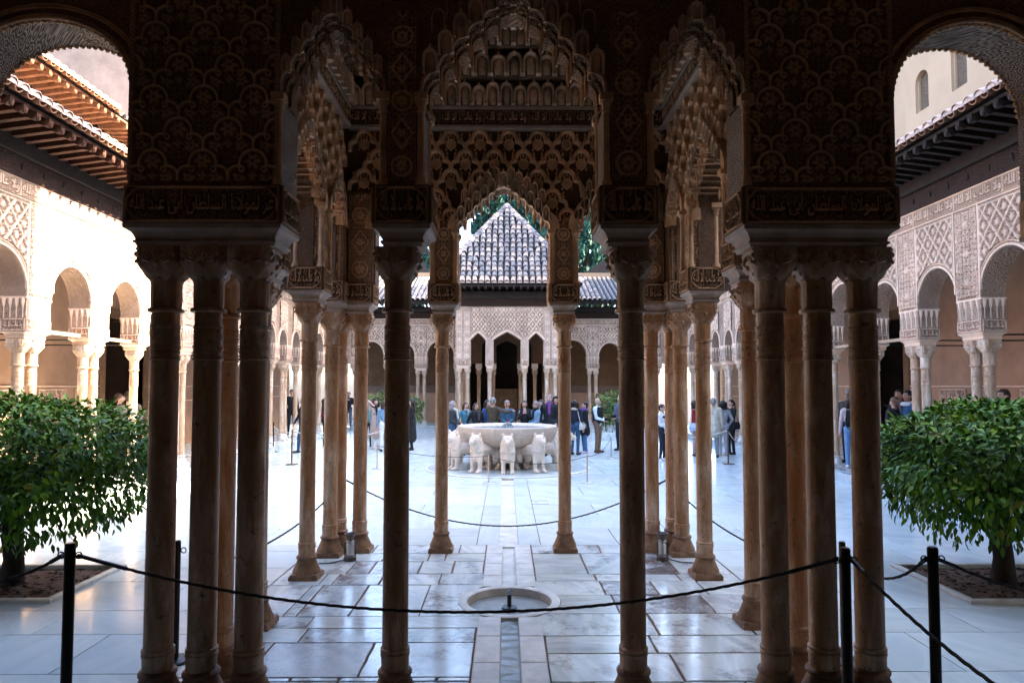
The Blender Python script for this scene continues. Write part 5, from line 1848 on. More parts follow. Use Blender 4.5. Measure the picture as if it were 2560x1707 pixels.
for deg, lab in lion_labels.items():
    a = R(deg)
    Ml = T(FC[0], FC[1], .035) @ RZ(a) @ T(0, -1.07, 0)
    t = link('lion_statue', None, None, Ml); t['label'] = lab; t['category'] = 'lion statue'; t['group'] = 'stone lions around the fountain'
    link('body', lm, t, Ml); link('spout', em, t, Ml)


# ------------------------------------------------------------------ posts, ropes, lamps
def catenary(a, b_, sag, n=28):
    a, b_ = Vector(a), Vector(b_)
    return [a.lerp(b_, k / n) - Vector((0, 0, sag * 4 * (k / n) * (1 - k / n))) for k in range(n + 1)]


def post(name, label, cat, group, x, y, h, r, mat, base='disc', hooks=()):
    t = thing(name, label, cat, (x, y, 0), group)
    m = MB(); m.lathe([(r, .01), (r, h - .012), (r * .8, h)], 14, (x, y, 0)); m.build('pole', mat, t, None, True)
    m = MB()
    if base == 'disc': m.lathe([(.125, .001), (.125, .012), (.11, .02), (r, .03)], 24, (x, y, 0))
    else: m.loft([[(x - .13, y - .13, .001), (x + .13, y - .13, .001), (x + .13, y + .13, .001), (x - .13, y + .13, .001)], [(x - .125, y - .125, .018), (x + .125, y - .125, .018), (x + .125, y + .125, .018), (x - .125, y + .125, .018)]])
    m.build('foot', mat, t)
    for a in hooks:
        d = Vector((math.cos(a), math.sin(a), 0)); m = MB()
        c = Vector((x, y, h - .075)) + d * (r + .022)
        m.tube([c + d * .02 * math.cos(q * math.pi / 5) + Vector((0, 0, .02 * math.sin(q * math.pi / 5))) for q in range(11)], .0045, 5)
        m.build('hook', mat, t)
    return t


def rope(label, a, b_, sag, r=.011, mat=None, group=None, ends=True):
    t = thing('barrier_rope', label, 'rope', a, group)
    pts = catenary(a, b_, sag)
    m = MB()
    if mat is None or mat == M['rope'] and r > .008:
        L = sum((pts[i + 1] - pts[i]).length for i in range(len(pts) - 1)); k = min(420, int(L / .012))
        fine = catenary(a, b_, sag, k); rings = []
        for i, p in enumerate(fine):                 # three twisted strands
            d = (fine[min(i + 1, k)] - fine[max(i - 1, 0)]).normalized()
            s_ = d.cross(Vector((0, 0, 1))).normalized(); u_ = s_.cross(d)
            rings.append([p + (s_ * math.cos(t) + u_ * math.sin(t)) * r * (1 + .2 * math.cos(3 * t - i * .9)) for t in [2 * math.pi * j / 9 for j in range(9)]])
        m.loft(rings)
    else: m.tube(pts, r, 7)
    m.build('cord', mat or M['rope'], t, None, True)
    if ends:
        for p, q in ((pts[0], pts[2]), (pts[-1], pts[-3])):
            m = MB(); m.tube([p, Vector(p).lerp(q, .9)], r * 1.5, 7); m.build('end_sleeve', M['black'], t)
    return t


BG = 'black barrier posts in the foreground'
YB = 4.18
def pt(px, py, Y): return P(px, py, Y)
LP = pt(176, 1356, YB); RP = pt(2112, 1368, YB)
post('barrier_post', 'black barrier post standing clear in front of the sunny side tree bed', 'barrier post', BG, LP.x, YB, LP.z, .031, M['black'], 'disc', (0, math.pi))
post('barrier_post', 'black barrier post standing between two columns of the nearest column cluster', 'barrier post', BG, PX(453, 5.35), 5.35, pt(444, 1350, 5.35).z, .025, M['black'], 'disc', (0,))
post('barrier_post', 'black barrier post in front of the shaded triple column cluster holding the long sagging rope', 'barrier post', BG, RP.x, YB, RP.z, .031, M['black'], 'disc', (0, math.pi))
RB = pt(2105, 1353, 5.3)
post('barrier_post', 'black barrier post peeping out just behind the one at the shaded column cluster', 'barrier post', BG, RB.x, 5.3, RB.z, .025, M['black'], 'disc', ())
RQ = pt(2331, 1366, 4.3)
post('barrier_post', 'black barrier post standing alone on blue tinted marble before the shaded tree bed', 'barrier post', BG, RQ.x, 4.3, RQ.z, .032, M['black'], 'disc', (0, math.pi))
RG_ = 'dark braided barrier ropes'
a = (LP.x + .045, YB, LP.z - .075); b_ = (RP.x - .045, YB, RP.z - .07)
mid = pt(1280, 1529, YB)
rope('long dark rope sagging across the whole foreground in front of the columns', a, b_, (a[2] + b_[2]) / 2 - mid.z, .0085, None, RG_)
e = pt(-60, 1440, YB)
rope('dark rope leaving the picture beside the sunny side tree bed', (LP.x - .045, YB, LP.z - .075), (e.x - .6, YB, LP.z - .08), .17, .009, None, RG_)
e = pt(2420, 1740, 2.9)
rope('dark rope running from the shaded cluster post down towards the viewer', (RP.x + .045, YB, RP.z - .075), (e.x + .35, 2.45, .72), .10, .0095, None, RG_)
rope('short dark rope dipping between two posts in front of the shaded bed', (RB.x + .02, 5.3, RB.z - .06), (RQ.x - .04, 4.3, RQ.z - .07), .17, .009, None, RG_)
e = pt(2600, 1535, 4.3)
rope('dark rope leaving the picture beside the shaded side tree bed', (RQ.x + .04, 4.3, RQ.z - .08), (e.x + 1.2, 4.3, RQ.z - .4), .12, .009, None, RG_)
# second line of ropes just beyond the pavilion
YI = 9.35
LI = pt(862, 1198, YI); RI = pt(1668, 1198, YI)
post('barrier_post', 'black barrier post hidden behind the front corner columns on the sunny side', 'barrier post', BG, LI.x - .03, YI, LI.z + .06, .025, M['black'], 'disc', ())
post('barrier_post', 'black barrier post hidden behind the front corner columns on the shaded side', 'barrier post', BG, RI.x + .03, YI, RI.z + .06, .025, M['black'], 'disc', ())
mid = pt(1290, 1314, YI)
rope('thin dark rope sagging across the front of the pavilion before the fountain', LI, RI, LI.z - mid.z, .009, None, RG_)
e = pt(682, 1332, 6.9)
e2 = Vector((-2.62, 6.2, .78))
rope('dark rope sagging along the sunny side of the pavilion', LI, Vector((-2.55, 5.6, .62)), .20, .009, None, RG_)
rope('dark rope sagging along the shaded side of the pavilion', RI, Vector((2.62, 5.6, .62)), .20, .009, None, RG_)

SG = 'low steel stanchions round the fountain'
stn = [(1222, 14.9, 'low steel stanchion right in front of the fountain with a round foot'), (1467, 14.9, 'low steel stanchion on open marble to the shaded side of the fountain'),
       (944, 17.5, 'low steel stanchion in front of the woman in the long beige coat'), (1527, 19.9, 'low steel stanchion beside the bald man in the black vest')]
sp = []
for px, Y, lab in stn:
    x = PX(px, Y)
    post('stanchion', lab, 'stanchion', SG, x, Y, .62, .016, M['steel'], 'disc', ())
    sp.append(Vector((x, Y, .585)))
TG = 'thin ropes round the fountain'
rope('thin rope between the stanchion before the beige coat and the one before the fountain', sp[2], sp[0], .12, .006, M['rope'], TG, False)
rope('thin rope dipping in front of the front lion', sp[0], sp[1], .17, .006, M['rope'], TG, False)
rope('thin rope running back from the shaded side stanchion to the bald man', sp[1], sp[3], .14, .006, M['rope'], TG, False)
rope('thin rope along the sunny flank of the fountain', sp[2], Vector((-3.0, 20.6, .58)), .12, .006, M['rope'], TG, False)
PG = 'brown posts along the court'
bl = PX(732, 18.5); br_ = PX(1818, 18.5)
post('rope_post', 'brown rope post with flat foot before the sunny far arcade columns', 'rope post', PG, bl, 18.5, .95, .022, M['brown_metal'], 'plate')
post('rope_post', 'brown rope post with flat foot before the group in white and black', 'rope post', PG, br_, 18.5, .95, .022, M['brown_metal'], 'plate')
p2 = PX(985, 20.5); p3 = PX(1578, 20.5)
post('rope_post', 'brown rope post behind the dark front column near the beige coat', 'rope post', PG, p2, 20.5, .95, .022, M['brown_metal'], 'plate')
post('rope_post', 'brown rope post behind the dark front column near the bald man', 'rope post', PG, p3, 20.5, .95, .022, M['brown_metal'], 'plate')
WG = 'pale ropes between the brown posts'
rope('pale rope slung in front of the maroon jacket and the beige coat', (bl, 18.5, .90), (p2, 20.5, .9), .26, .013, M['rope_pale'], WG, False)
rope('pale rope slung in front of the striped sweater and the cream jacket', (p3, 20.5, .9), (br_, 18.5, .9), .26, .013, M['rope_pale'], WG, False)
rope('pale rope from the brown post to the sunny arcade', (bl, 18.5, .90), (-7.2, 21.3, .85), .12, .013, M['rope_pale'], WG, False)
rope('pale rope from the brown post to the shaded arcade', (br_, 18.5, .90), (7.2, 21.3, .35), .05, .013, M['rope_pale'], WG, False)
blp = pt(696, 1128, 22.5)
post('rope_post', 'thin black rope post in the sunny far gallery', 'rope post', PG, -7.45, 22.0, .95, .02, M['black'], 'plate')

for px, lab in ((880, 'small grey floor lamp with funnel top at the foot of the sunny corner columns'), (1652, 'small grey floor lamp with funnel top at the foot of the shaded corner columns')):
    Y = 8.36
    x = PX(px, Y); t = thing('floor_lamp', lab, 'lamp', (x, Y, 0), 'floor lamps')
    m = MB(); m.lathe([(.075, .004), (.075, .05), (.06, .065), (.04, .07)], 16, (x, Y, 0)); m.build('foot', M['grey_metal'], t, None, True)
    m = MB(); m.lathe([(.046, .07), (.046, .2), (.036, .21), (.048, .215), (.048, .235), (.025, .24)], 16, (x, Y, 0)); m.build('body', M['steel'], t, None, True)
    m = MB()
    for s_ in (-1, 1): m.tube([(x + s_ * .064, Y, .06), (x + s_ * .066, Y, .2), (x + s_ * .04, Y, .225)], .008, 5)
    m.build('bracket', M['grey_metal'], t)
    m = MB(); m.lathe([(.022, .24), (.03, .25), (.075, .325), (.068, .325), (.022, .26)], 16, (x, Y, 0)); m.build('funnel', M['grey_metal'], t, None, True)
    m = MB(); s_ = 1 if x > 0 else -1
    m.tube([(x + .03 * s_, Y, .08), (x + .08 * s_, Y - .02, .012), (x + .2 * s_, Y - .14, .008), (x + .33 * s_, Y - .16, .008)], .008, 6); m.build('cable', M['grey_metal'], t)


# ------------------------------------------------------------------ foliage
LEAF_V = np.array([(0, 0, 0), (-.19, .33, .05), (.19, .33, .05), (0, .36, -.02), (-.14, .70, .01), (.14, .70, .01), (0, .73, -.06), (0, 1, -.16)])
LEAF_F = [(0, 3, 1), (0, 2, 3), (1, 3, 6, 4), (3, 2, 5, 6), (4, 6, 7), (6, 5, 7)]


def leaf_single(mat):
    def mk():
        mb = MB(); mb.add(LEAF_V.tolist(), LEAF_F); return mb.mesh('leaf', mat, 'all')
    return cached(('leaf', mat.name), mk)


def leaves_mesh(name, pos, dirs, ups, size, mat, tone, V=LEAF_V, Fc=LEAF_F):
    n = len(pos)
    y = dirs / np.linalg.norm(dirs, axis=1, keepdims=True)
    x = np.cross(y, ups); x /= np.linalg.norm(x, axis=1, keepdims=True) + 1e-9
    z = np.cross(x, y)
    co = pos[:, None] + size[:, None, None] * (V[None, :, 0:1] * x[:, None] + V[None, :, 1:2] * y[:, None] + V[None, :, 2:3] * z[:, None])
    k = len(V)
    loops = []; starts = []; c = 0
    tmpl = [i for f in Fc for i in f]; lens = [len(f) for f in Fc]
    L = (np.array(tmpl)[None] + np.arange(n)[:, None] * k).ravel().astype(np.int32)
    st = np.concatenate([[0], np.cumsum(lens)[:-1]])
    Sx = (st[None] + np.arange(n)[:, None] * len(tmpl)).ravel().astype(np.int32)
    me = bpy.data.meshes.new(name)
    me.vertices.add(n * k); me.vertices.foreach_set('co', co.astype(np.float32).ravel())
    me.loops.add(len(L)); me.loops.foreach_set('vertex_index', L)
    me.polygons.add(len(Sx)); me.polygons.foreach_set('loop_start', Sx)
    me.update(calc_edges=True)
    at = me.attributes.new('tone', 'FLOAT', 'POINT'); at.data.foreach_set('value', np.repeat(tone, k).astype(np.float32))
    me.materials.append(mat)
    return me


def frame_matrix(p, d, u, s):
    y = Vector(d).normalized(); x = y.cross(Vector(u)).normalized(); z = x.cross(y)
    m = Matrix((x, y, z)).transposed().to_4x4()
    return Matrix.Translation(p) @ m @ Matrix.Diagonal((s, s, s, 1))


def clipped_tree(label, cx, cy, rx, ry, z0, z1, n, own, mat, lsize, group, trunk_x=None):
    t = thing('clipped_tree', label, 'tree', (cx, cy, 0), group)
    zc, rz = (z0 + z1) / 2, (z1 - z0) / 2
    m = MB(); tx = trunk_x if trunk_x is not None else cx
    m.tube([(tx, cy, -.03), (tx + .02, cy + .01, .25), (tx - .01, cy, .5), (tx + .02, cy, zc + .1)], [.13, .10, .095, .06], 10)
    m.build('trunk', M['bark'], t, None, True)
    m = MB()
    for k in range(26):
        a = rng.uniform(0, 2 * math.pi); el = rng.uniform(-.35, .8)
        e = Vector((cx + rx * .85 * math.cos(a), cy + ry * .85 * math.sin(a), zc + rz * .9 * el))
        s_ = Vector((tx, cy, zc - .25 * rz))
        q = s_.lerp(e, .5) + Vector((rng.uniform(-.1, .1), rng.uniform(-.1, .1), rng.uniform(0, .12)))
        m.tube([s_, q, e], [.035, .02, .008], 5)
        for j in range(3):
            w_ = e + Vector(rng.uniform(-.25, .25, 3)); m.tube([q.lerp(e, .5 + .15 * j), w_], [.01, .004], 4)
    m.build('branches', M['bark'], t)
    d = rng.normal(size=(n, 3)); d /= np.linalg.norm(d, axis=1, keepdims=True)
    e = 2.7                                         # boxy crown
    k = (np.abs(d) ** e).sum(1) ** (-1 / e)
    rad = np.where(rng.random(n) < .60, rng.uniform(.86, 1.0, n), rng.uniform(.35, .9, n))
    wob = 1 + .06 * np.sin(d[:, 0] * 7 + cx) * np.cos(d[:, 1] * 6) + .05 * np.sin(d[:, 2] * 9 + d[:, 0] * 5)
    p = d * (k * rad * wob)[:, None] * [rx, ry, rz] + [cx, cy, zc]
    # the skirt hangs thin and ragged
    low_ = p[:, 2] < z0 + .5 * (z1 - z0)
    keep = ~low_ | (rng.random(n) < np.where(low_, .10 + .9 * np.clip((p[:, 2] - z0) / (.5 * (z1 - z0)), 0, 1) ** 1.3, 1))
    p = p[keep]; d = d[keep]; n = len(p)
    dirs = d * .55 + rng.normal(size=(n, 3)) * .45 + np.array([0, 0, -.45])
    dirs[:, 2] -= .8 * (p[:, 2] < z0 + .35 * (z1 - z0))
    ups = d * .6 + np.array([0, 0, .8]) + rng.normal(size=(n, 3)) * .35
    size = rng.uniform(.75, 1.25, n) * lsize
    tone = .01 + rng.random(n) * .86
    young = (p[:, 2] > zc + rz * .55) & (rng.random(n) < .45)      # paler yellow-green tone for some leaves high in the crown
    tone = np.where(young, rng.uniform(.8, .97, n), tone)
    order = np.argsort((p[:, 1] - cy) + np.abs(p[:, 0]) * 0 - (rad[keep] > .9) * .8)      # nearest to the gallery first
    if own:
        vis = [i for i in order if abs(p[i, 0] / max(p[i, 1], .1)) < .77][:own]
        me = leaf_single(mat)
        for i in vis:
            link('leaf', me, t, frame_matrix(p[i], dirs[i], ups[i], size[i] * 1.08))
        rest = np.setdiff1d(np.arange(n), np.array(vis))
    else: rest = np.arange(n)
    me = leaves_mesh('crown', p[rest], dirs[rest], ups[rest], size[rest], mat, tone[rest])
    link('crown', me, t, None, kind='stuff')
    return t


CT = 'clipped orange trees in the court corners'
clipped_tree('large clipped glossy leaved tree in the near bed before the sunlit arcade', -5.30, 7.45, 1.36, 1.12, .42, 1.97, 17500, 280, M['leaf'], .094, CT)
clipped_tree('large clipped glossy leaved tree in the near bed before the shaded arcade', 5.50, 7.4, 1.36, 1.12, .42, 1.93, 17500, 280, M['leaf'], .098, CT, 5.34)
clipped_tree('small far clipped tree behind the woman in the beige coat', PX(975, 28), 28, 1.3, 1.1, .3, 1.85, 2600, 0, M['leaf_far'], .15, CT)
clipped_tree('small far clipped tree behind the bald man in the black vest', PX(1558, 28), 28, 1.3, 1.1, .3, 1.9, 2600, 0, M['leaf_far'], .15, CT)
pw_ = thing('planter_wall', 'low grey marble planter edge under the far tree beside the bald man', 'planter', (PX(1545, 27), 27, 0))
m = MB(); x = PX(1545, 27); m.box(x - 1.1, x + 1.1, 26.6, 26.9, 0, .3); m.build('wall', M['floor_old'], pw_)


def cypress(label, px, Y, w_, z0, z1, n):
    x = PX(px, Y)
    t = thing('cypress_tree', label, 'tree', (x, Y, 0), 'cypress trees behind the court')
    m = MB(); m.tube([(x, Y, 0), (x + .1, Y, z1 * .5), (x, Y, z1 * .95)], [.3, .2, .05], 8); m.build('trunk', M['bark'], t)
    # sprays of foliage gathered in upright clumps
    n = int(n * 2.8); nc = int(n / 120)
    hz = rng.random(nc) ** .9
    rr = w_ * np.clip(1.15 - hz ** 2.2, .12, 1) * rng.uniform(.35, 1.0, nc); a = rng.uniform(0, 2 * np.pi, nc)
    cz = z0 + (z1 - z0) * hz
    c = np.stack([x + rr * np.cos(a), Y + rr * np.sin(a), cz], 1)
    ci = rng.integers(0, nc, n)
    off = rng.normal(size=(n, 3)) * np.array([.26, .26, .5]) * w_ * .45
    p = c[ci] + off
    dirs = rng.normal(size=(n, 3)) * .4 + np.array([0, 0, 1.0])
    ups = rng.normal(size=(n, 3))
    me = leaves_mesh('crown', p, dirs, ups, rng.uniform(.24, .46, n), M['cypress'], np.clip(rng.random(nc)[ci] * .6 + rng.random(n) * .2, .01, .8), LEAF_V * [1.3, 1, 1])
    link('crown', me, t, None, kind='stuff')


cypress('dark cypress at the pointed left flank of the tiled pyramid roof', 1222, 50, 1.25, 9, 26, 7000)
cypress('tall dark cypress exactly behind the tip of the tiled pyramid roof', 1272, 56, 1.35, 9, 30, 7500)
cypress('tall dark cypress just right of the pyramid roof tip', 1325, 52, 1.4, 9, 27, 7500)
cypress('dark cypress at the right flank of the tiled pyramid roof', 1378, 48, 1.3, 8, 22, 6500)
cypress('sparse cypress with sky showing through, right of the front pavilion pier', 1466, 48, 1.15, 7.2, 21, 4200)
cypress('dark cypress filling the narrow side arch right of the pavilion', 1500, 54, 1.2, 7, 24, 5000)
cypress('cypress seen through the gap beside the shaded side arch', 1796, 46, 1.0, 8, 22, 4500)
cypress('small cypress top left of the front pavilion pier', 1050, 50, 1.1, 7, 18.5, 4200)


# ------------------------------------------------------------------ people
def fab(c):
    return cached(('fab',) + tuple(round(x, 3) for x in c), lambda: plain('cloth', c, .85, .22, 14, .25))


SKIN = plain('skin', (0.50, 0.29, 0.20), .55, .08, 10, 0)
SKIN2 = plain('darker skin', (0.36, 0.19, 0.12), .55, .08, 10, 0)
C_BLACK, C_NAVY, C_DENIM, C_LDENIM, C_WHITE, C_GREY = (.012, .012, .013), (.012, .016, .028), (.03, .075, .14), (.14, .24, .34), (.52, .50, .46), (.26, .26, .26)
HBLACK, HBROWN, HGREY = plain('black hair', (.012, .009, .008), .45, .4, 30, .3), plain('brown hair', (.045, .025, .016), .5, .4, 30, .3), plain('grey hair', (.20, .195, .19), .6, .3, 30, .3)


def ik(s, h, l1, l2, pole):
    s, h = Vector(s), Vector(h); d = h - s; L = min(d.length, (l1 + l2) * .995); d.normalize()
    a = (l1 * l1 - l2 * l2 + L * L) / (2 * L); k = math.sqrt(max(0, l1 * l1 - a * a))
    pl_ = Vector(pole) - d * d.dot(Vector(pole)); pl_.normalize()
    return s + d * a + pl_ * k, s + d * L


PCOUNT = [0]


def person(label, px, Y, face, h=1.68, z=0, top=C_BLACK, bottom=C_NAVY, shoe=(.03, .03, .03), hair='short', hcol=None, hands=None, coat=0, skirt=False, skin=None, extras=(), bulk=1.0, hood=False, walk=0.0, group='visitors in the court', tilt=0.0, x=None):
    """face: heading in degrees, 0 looks at the viewer, 90 looks towards +X"""
    X = PX(px, Y) if x is None else x
    s = h / 1.72
    Mw = T(X, Y, z) @ RZ(R(face)) @ S(s, s, s)
    root = link('person', None, None, Mw)
    root['label'] = label; root['category'] = 'person'; root['group'] = group
    caps = []
    def C(a, b_, r0, r1, lab): caps.append((Vector(a), Vector(b_), r0, r1, lab))
    B = bulk
    C((0, .0, .96), (0, 0, 1.15), .125 * B, .122 * B, 1); C((-.055, 0, 1.16), (-.07, -.01, 1.33), .10 * B, .10 * B, 1); C((.055, 0, 1.16), (.07, -.01, 1.33), .10 * B, .10 * B, 1)
    C((-.15, .01, 1.40), (.15, .01, 1.40), .068, .068, 1); C((-.07, .01, .94), (.07, .01, .94), .115 * B, .115 * B, 1 if coat else 2)
    C((0, .01, 1.42), (0, -.005, 1.54), .054, .05, 0)
    C((0, -.005, 1.60), (0, .01, 1.635), .083, .088, 0); C((0, -.045, 1.565), (0, -.03, 1.61), .05, .065, 0)
    C((0, -.092, 1.605), (0, -.108, 1.588), .012, .016, 0)
    for e in (-1, 1): C((e * .086, .01, 1.60), (e * .086, .012, 1.585), .018, .014, 0)
    for e in (-1, 1):
        dy = walk * e
        hip = (e * .085, 0, .92); kn = (e * .095, -.02 + dy * .5, .50); an = (e * .10, .02 + dy, .085)
        C(hip, kn, .092 * (.94 + .06 * B), .063, 2); C(kn, an, .064, .046, 2)
        C((an[0], an[1] + .03, .042), (e * .115, an[1] - .15, .036), .044, .037, 3)
    if coat:
        C((0, .0, 1.08), (0, .01, coat), .14 * B, .185 * B, 1); C((-.06, 0, .95), (-.08, 0, coat), .12, .13, 1); C((.06, 0, .95), (.08, 0, coat), .12, .13, 1)
    if skirt:
        C((0, 0, .95), (0, .01, .18), .14, .20, 2); C((-.05, 0, .9), (-.09, 0, .2), .1, .14, 2); C((.05, 0, .9), (.09, 0, .2), .1, .14, 2)
    hands = hands or {}
    fingers = MB()
    for e in (-1, 1):
        tgt = hands.get(e, (e * .25, -.05, .84))
        sh = Vector((e * .185, .01, 1.385))
        pole = (e * .5, .7, -.25)
        el, wr = ik(sh, tgt, .29, .25, pole)
        C(sh, el, .060 * B, .046 * B, 1); C(el, wr, .047 * B, .036, 1)
        dv = (wr - el).normalized()
        C(wr, wr + dv * .075, .029, .030, 0)
        q = dv.to_track_quat('Z', 'Y').to_matrix()
        for k in range(4):
            o = q @ Vector(((k - 1.5) * .017, 0, .085)); p0 = wr + o; ln = (.055, .065, .06, .045)[k]
            p1 = p0 + dv * ln * .6; p2 = p1 + (dv + q @ Vector((0, -.7, 0))).normalized() * ln * .5
            fingers.tube([p0 - dv * .02, p1, p2], [.0095, .0085, .007], 5)
        p0 = wr + q @ Vector((.03 * e, 0, .03)); fingers.tube([p0, p0 + q @ Vector((.022 * e, -.012, .03)), p0 + q @ Vector((.02 * e, -.025, .055))], [.011, .0095, .008], 5)
    mb = MB()
    for a, b_, r0, r1, lab in caps: mb.capsule(a, b_, r0, r1, 9)
    me = remeshed(mb, .0175, 'body', fab(top), 2)
    nF = len(me.polygons)
    cen = np.empty(nF * 3); me.polygons.foreach_get('center', cen); cen = cen.reshape(-1, 3)
    best = np.full(nF, 9e9); lab_ = np.zeros(nF, dtype=np.int32)
    for a, b_, r0, r1, lb in caps:
        a_ = np.array(a); d = np.array(b_) - a_; l2 = (d @ d) or 1e-9
        t = np.clip((cen - a_) @ d / l2, 0, 1)
        dist = np.linalg.norm(cen - a_ - t[:, None] * d, axis=1) - (r0 + (r1 - r0) * t)
        m_ = dist < best; best[m_] = dist[m_]; lab_[m_] = lb
    sk = skin or SKIN
    me.materials.clear()
    for c in (sk, fab(top), fab(bottom), fab(shoe)): me.materials.append(c)
    # fingers joined into the same body mesh
    bm = bmesh.new(); bm.from_mesh(me)
    fm = fingers.mesh('f', sk); nb = len(bm.faces); bm.from_mesh(fm); bm.to_mesh(me); bm.free(); bpy.data.meshes.remove(fm)
    me.polygons.foreach_set('material_index', np.concatenate([lab_, np.zeros(len(me.polygons) - nF, dtype=np.int32)]))
    me.polygons.foreach_set('use_smooth', [True] * len(me.polygons))
    link('body', me, root, Mw)
    fc = MB()
    for e in (-1, 1):
        fc.ball((e * .034, -.088, 1.628), .011, 6, 4, (1.2, .6, .7)); fc.box(e * .034 - .018, e * .034 + .018, -.094, -.086, 1.648, 1.653)
    fc.box(-.022, .022, -.099, -.09, 1.555, 1.561)
    fc.build('face_details', HBLACK, root, Mw)
    hm = hcol or HBLACK
    if hair != 'bald':
        hb = MB()
        hb.ball((0, .02, 1.64), .099, 12, 9, (.93, 1.03, .97))
        hb.capsule((0, .06, 1.62), (0, .055, 1.56), .075, .06)
        if hair == 'long':
            for e in (-1, 0, 1): hb.capsule((e * .06, .05, 1.60), (e * .075, .085, 1.28), .055, .04, 8)
            for e in (-1, 1): hb.capsule((e * .085, .0, 1.62), (e * .10, .0, 1.36), .03, .028, 8)
        if hair == 'bob':
            for e in (-1, 0, 1): hb.capsule((e * .07, .04, 1.62), (e * .08, .05, 1.48), .06, .055, 8)
            for e in (-1, 1): hb.capsule((e * .09, -.01, 1.62), (e * .10, -.015, 1.47), .035, .04, 8)
        if hair == 'tail':
            hb.ball((0, .13, 1.63), .035, 8, 6); hb.capsule((0, .15, 1.62), (0, .17, 1.42), .03, .022, 8)
        hme = remeshed(hb, .014, 'hair', hm, 2)
        # keep the face clear
        bm = bmesh.new(); bm.from_mesh(hme)
        kill = [f_ for f_ in bm.faces if f_.calc_center_median().y < -.045 and f_.calc_center_median().z < 1.675 and abs(f_.calc_center_median().x) < .078]
        bmesh.ops.delete(bm, geom=kill, context='FACES'); bm.to_mesh(hme); bm.free()
        link('hair', hme, root, Mw)
    for ex in extras:
        k, c = ex[0], ex[1]
        m = MB()
        if k == 'bag':
            e = ex[2]
            m.loft([[(e * .24 - .035, -.12, .80), (e * .24 + .035, -.12, .80), (e * .24 + .035, .12, .80), (e * .24 - .035, .12, .80)], [(e * .25 - .045, -.13, .9), (e * .25 + .045, -.13, .9), (e * .25 + .045, .13, .9), (e * .25 - .045, .13, .9)], [(e * .24 - .02, -.11, 1.03), (e * .24 + .02, -.11, 1.03), (e * .24 + .02, .11, 1.03), (e * .24 - .02, .11, 1.03)]])
            m.tube([(e * .24, -.11, 1.0), (e * .16, -.10, 1.40), (e * .10, .06, 1.46), (e * .24, .11, 1.0)], .010, 5)
            m.build('shoulder_bag', fab(c), root, Mw)
        elif k == 'cross':
            m.tube([(-.13, -.03, 1.44), (-.02, -.135, 1.28), (.12, -.135, 1.08), (.19, -.06, .98)], .013, 5)
            m.loft([[(.15, -.14, .86), (.25, -.14, .86), (.25, -.04, .86), (.15, -.04, .86)], [(.15, -.14, 1.0), (.25, -.14, 1.0), (.25, -.04, 1.0), (.15, -.04, 1.0)]])
            m.build('cross_body_bag', fab(c), root, Mw)
        elif k == 'scarf':
            m.lathe([(.075, 1.43), (.10, 1.44), (.105, 1.47), (.09, 1.51), (.07, 1.52)], 12); m.capsule((.03, -.10, 1.44), (.04, -.14, 1.2), .04, .035)
            m.build('scarf', fab(c), root, Mw, None)
        elif k == 'phone':
            p = ex[2]; m.box(p[0] - .036, p[0] + .036, p[1] - .006, p[1] + .006, p[2] - .07, p[2] + .07); m.build('phone', fab(c), root, Mw)
        elif k == 'camera':
            p = ex[2]; m.box(p[0] - .07, p[0] + .07, p[1] - .035, p[1] + .035, p[2] - .045, p[2] + .045); m.tube([(p[0], p[1] - .03, p[2]), (p[0], p[1] - .12, p[2])], .036, 10); m.build('camera_body', fab(c), root, Mw)
        elif k == 'backpack':
            m.loft([[(-.13, .11, 1.0), (.13, .11, 1.0), (.13, .2, 1.0), (-.13, .2, 1.0)], [(-.15, .11, 1.15), (.15, .11, 1.15), (.15, .25, 1.15), (-.15, .25, 1.15)], [(-.12, .11, 1.42), (.12, .11, 1.42), (.12, .18, 1.42), (-.12, .18, 1.42)]])
            m.build('backpack', fab(c), root, Mw)
        elif k == 'hood':
            m.ball((0, .03, 1.62), .125, 12, 8, (1, 1.05, 1.1)); m.capsule((0, .05, 1.5), (0, .06, 1.42), .11, .13)
            me2 = remeshed(m, .016, 'hood', fab(c), 2)
            bm = bmesh.new(); bm.from_mesh(me2)
            bmesh.ops.delete(bm, geom=[f_ for f_ in bm.faces if f_.calc_center_median().y < -.05 and f_.calc_center_median().z < 1.70 and abs(f_.calc_center_median().x) < .075], context='FACES'); bm.to_mesh(me2); bm.free()
            link('hood', me2, root, Mw)
        elif k == 'collar':
            m.lathe([(.09, 1.40), (.135, 1.42), (.14, 1.46), (.10, 1.49), (.085, 1.45)], 12); m.build('collar', fab(c), root, Mw)
        elif k == 'beard':
            m.ball((0, -.062, 1.555), .058, 10, 6, (1, .8, .9)); m.build('beard', HGREY, root, Mw)
        elif k == 'glasses':
            for e in (-1, 1):
                m.tube([(e * .036 + .024 * math.cos(t), -.106, 1.622 + .02 * math.sin(t)) for t in [math.pi * j / 4 for j in range(9)]], .004, 4)
                m.tube([(e * .06, -.10, 1.625), (e * .09, .0, 1.62)], .004, 4)
            m.build('glasses', HBLACK, root, Mw)
        elif k == 'vest':
            m.loft([sq_ring(.155 * B, .135 * B, .93, 4, 3), sq_ring(.158 * B, .14 * B, 1.1, 4, 3), sq_ring(.175 * B, .135 * B, 1.3, 4, 3), sq_ring(.15, .10, 1.44, 4, 3)])
            m.build('vest', fab(c), root, Mw)
        elif k == 'stripes':
            for zz, cc in ((1.30, 0), (1.02, 0)):
                q = MB(); q.lathe([(.155, zz), (.178, zz + .01), (.178, zz + .06), (.155, zz + .07)], 16); q.build('stripe', fab(c), root, Mw)
        elif k == 'band':
            m.tube([(.1 * math.cos(t), .01, 1.65 + .1 * math.sin(t)) for t in [math.pi * j / 8 for j in range(9)]], .012, 5); m.build('headband', fab(c), root, Mw)
    return root


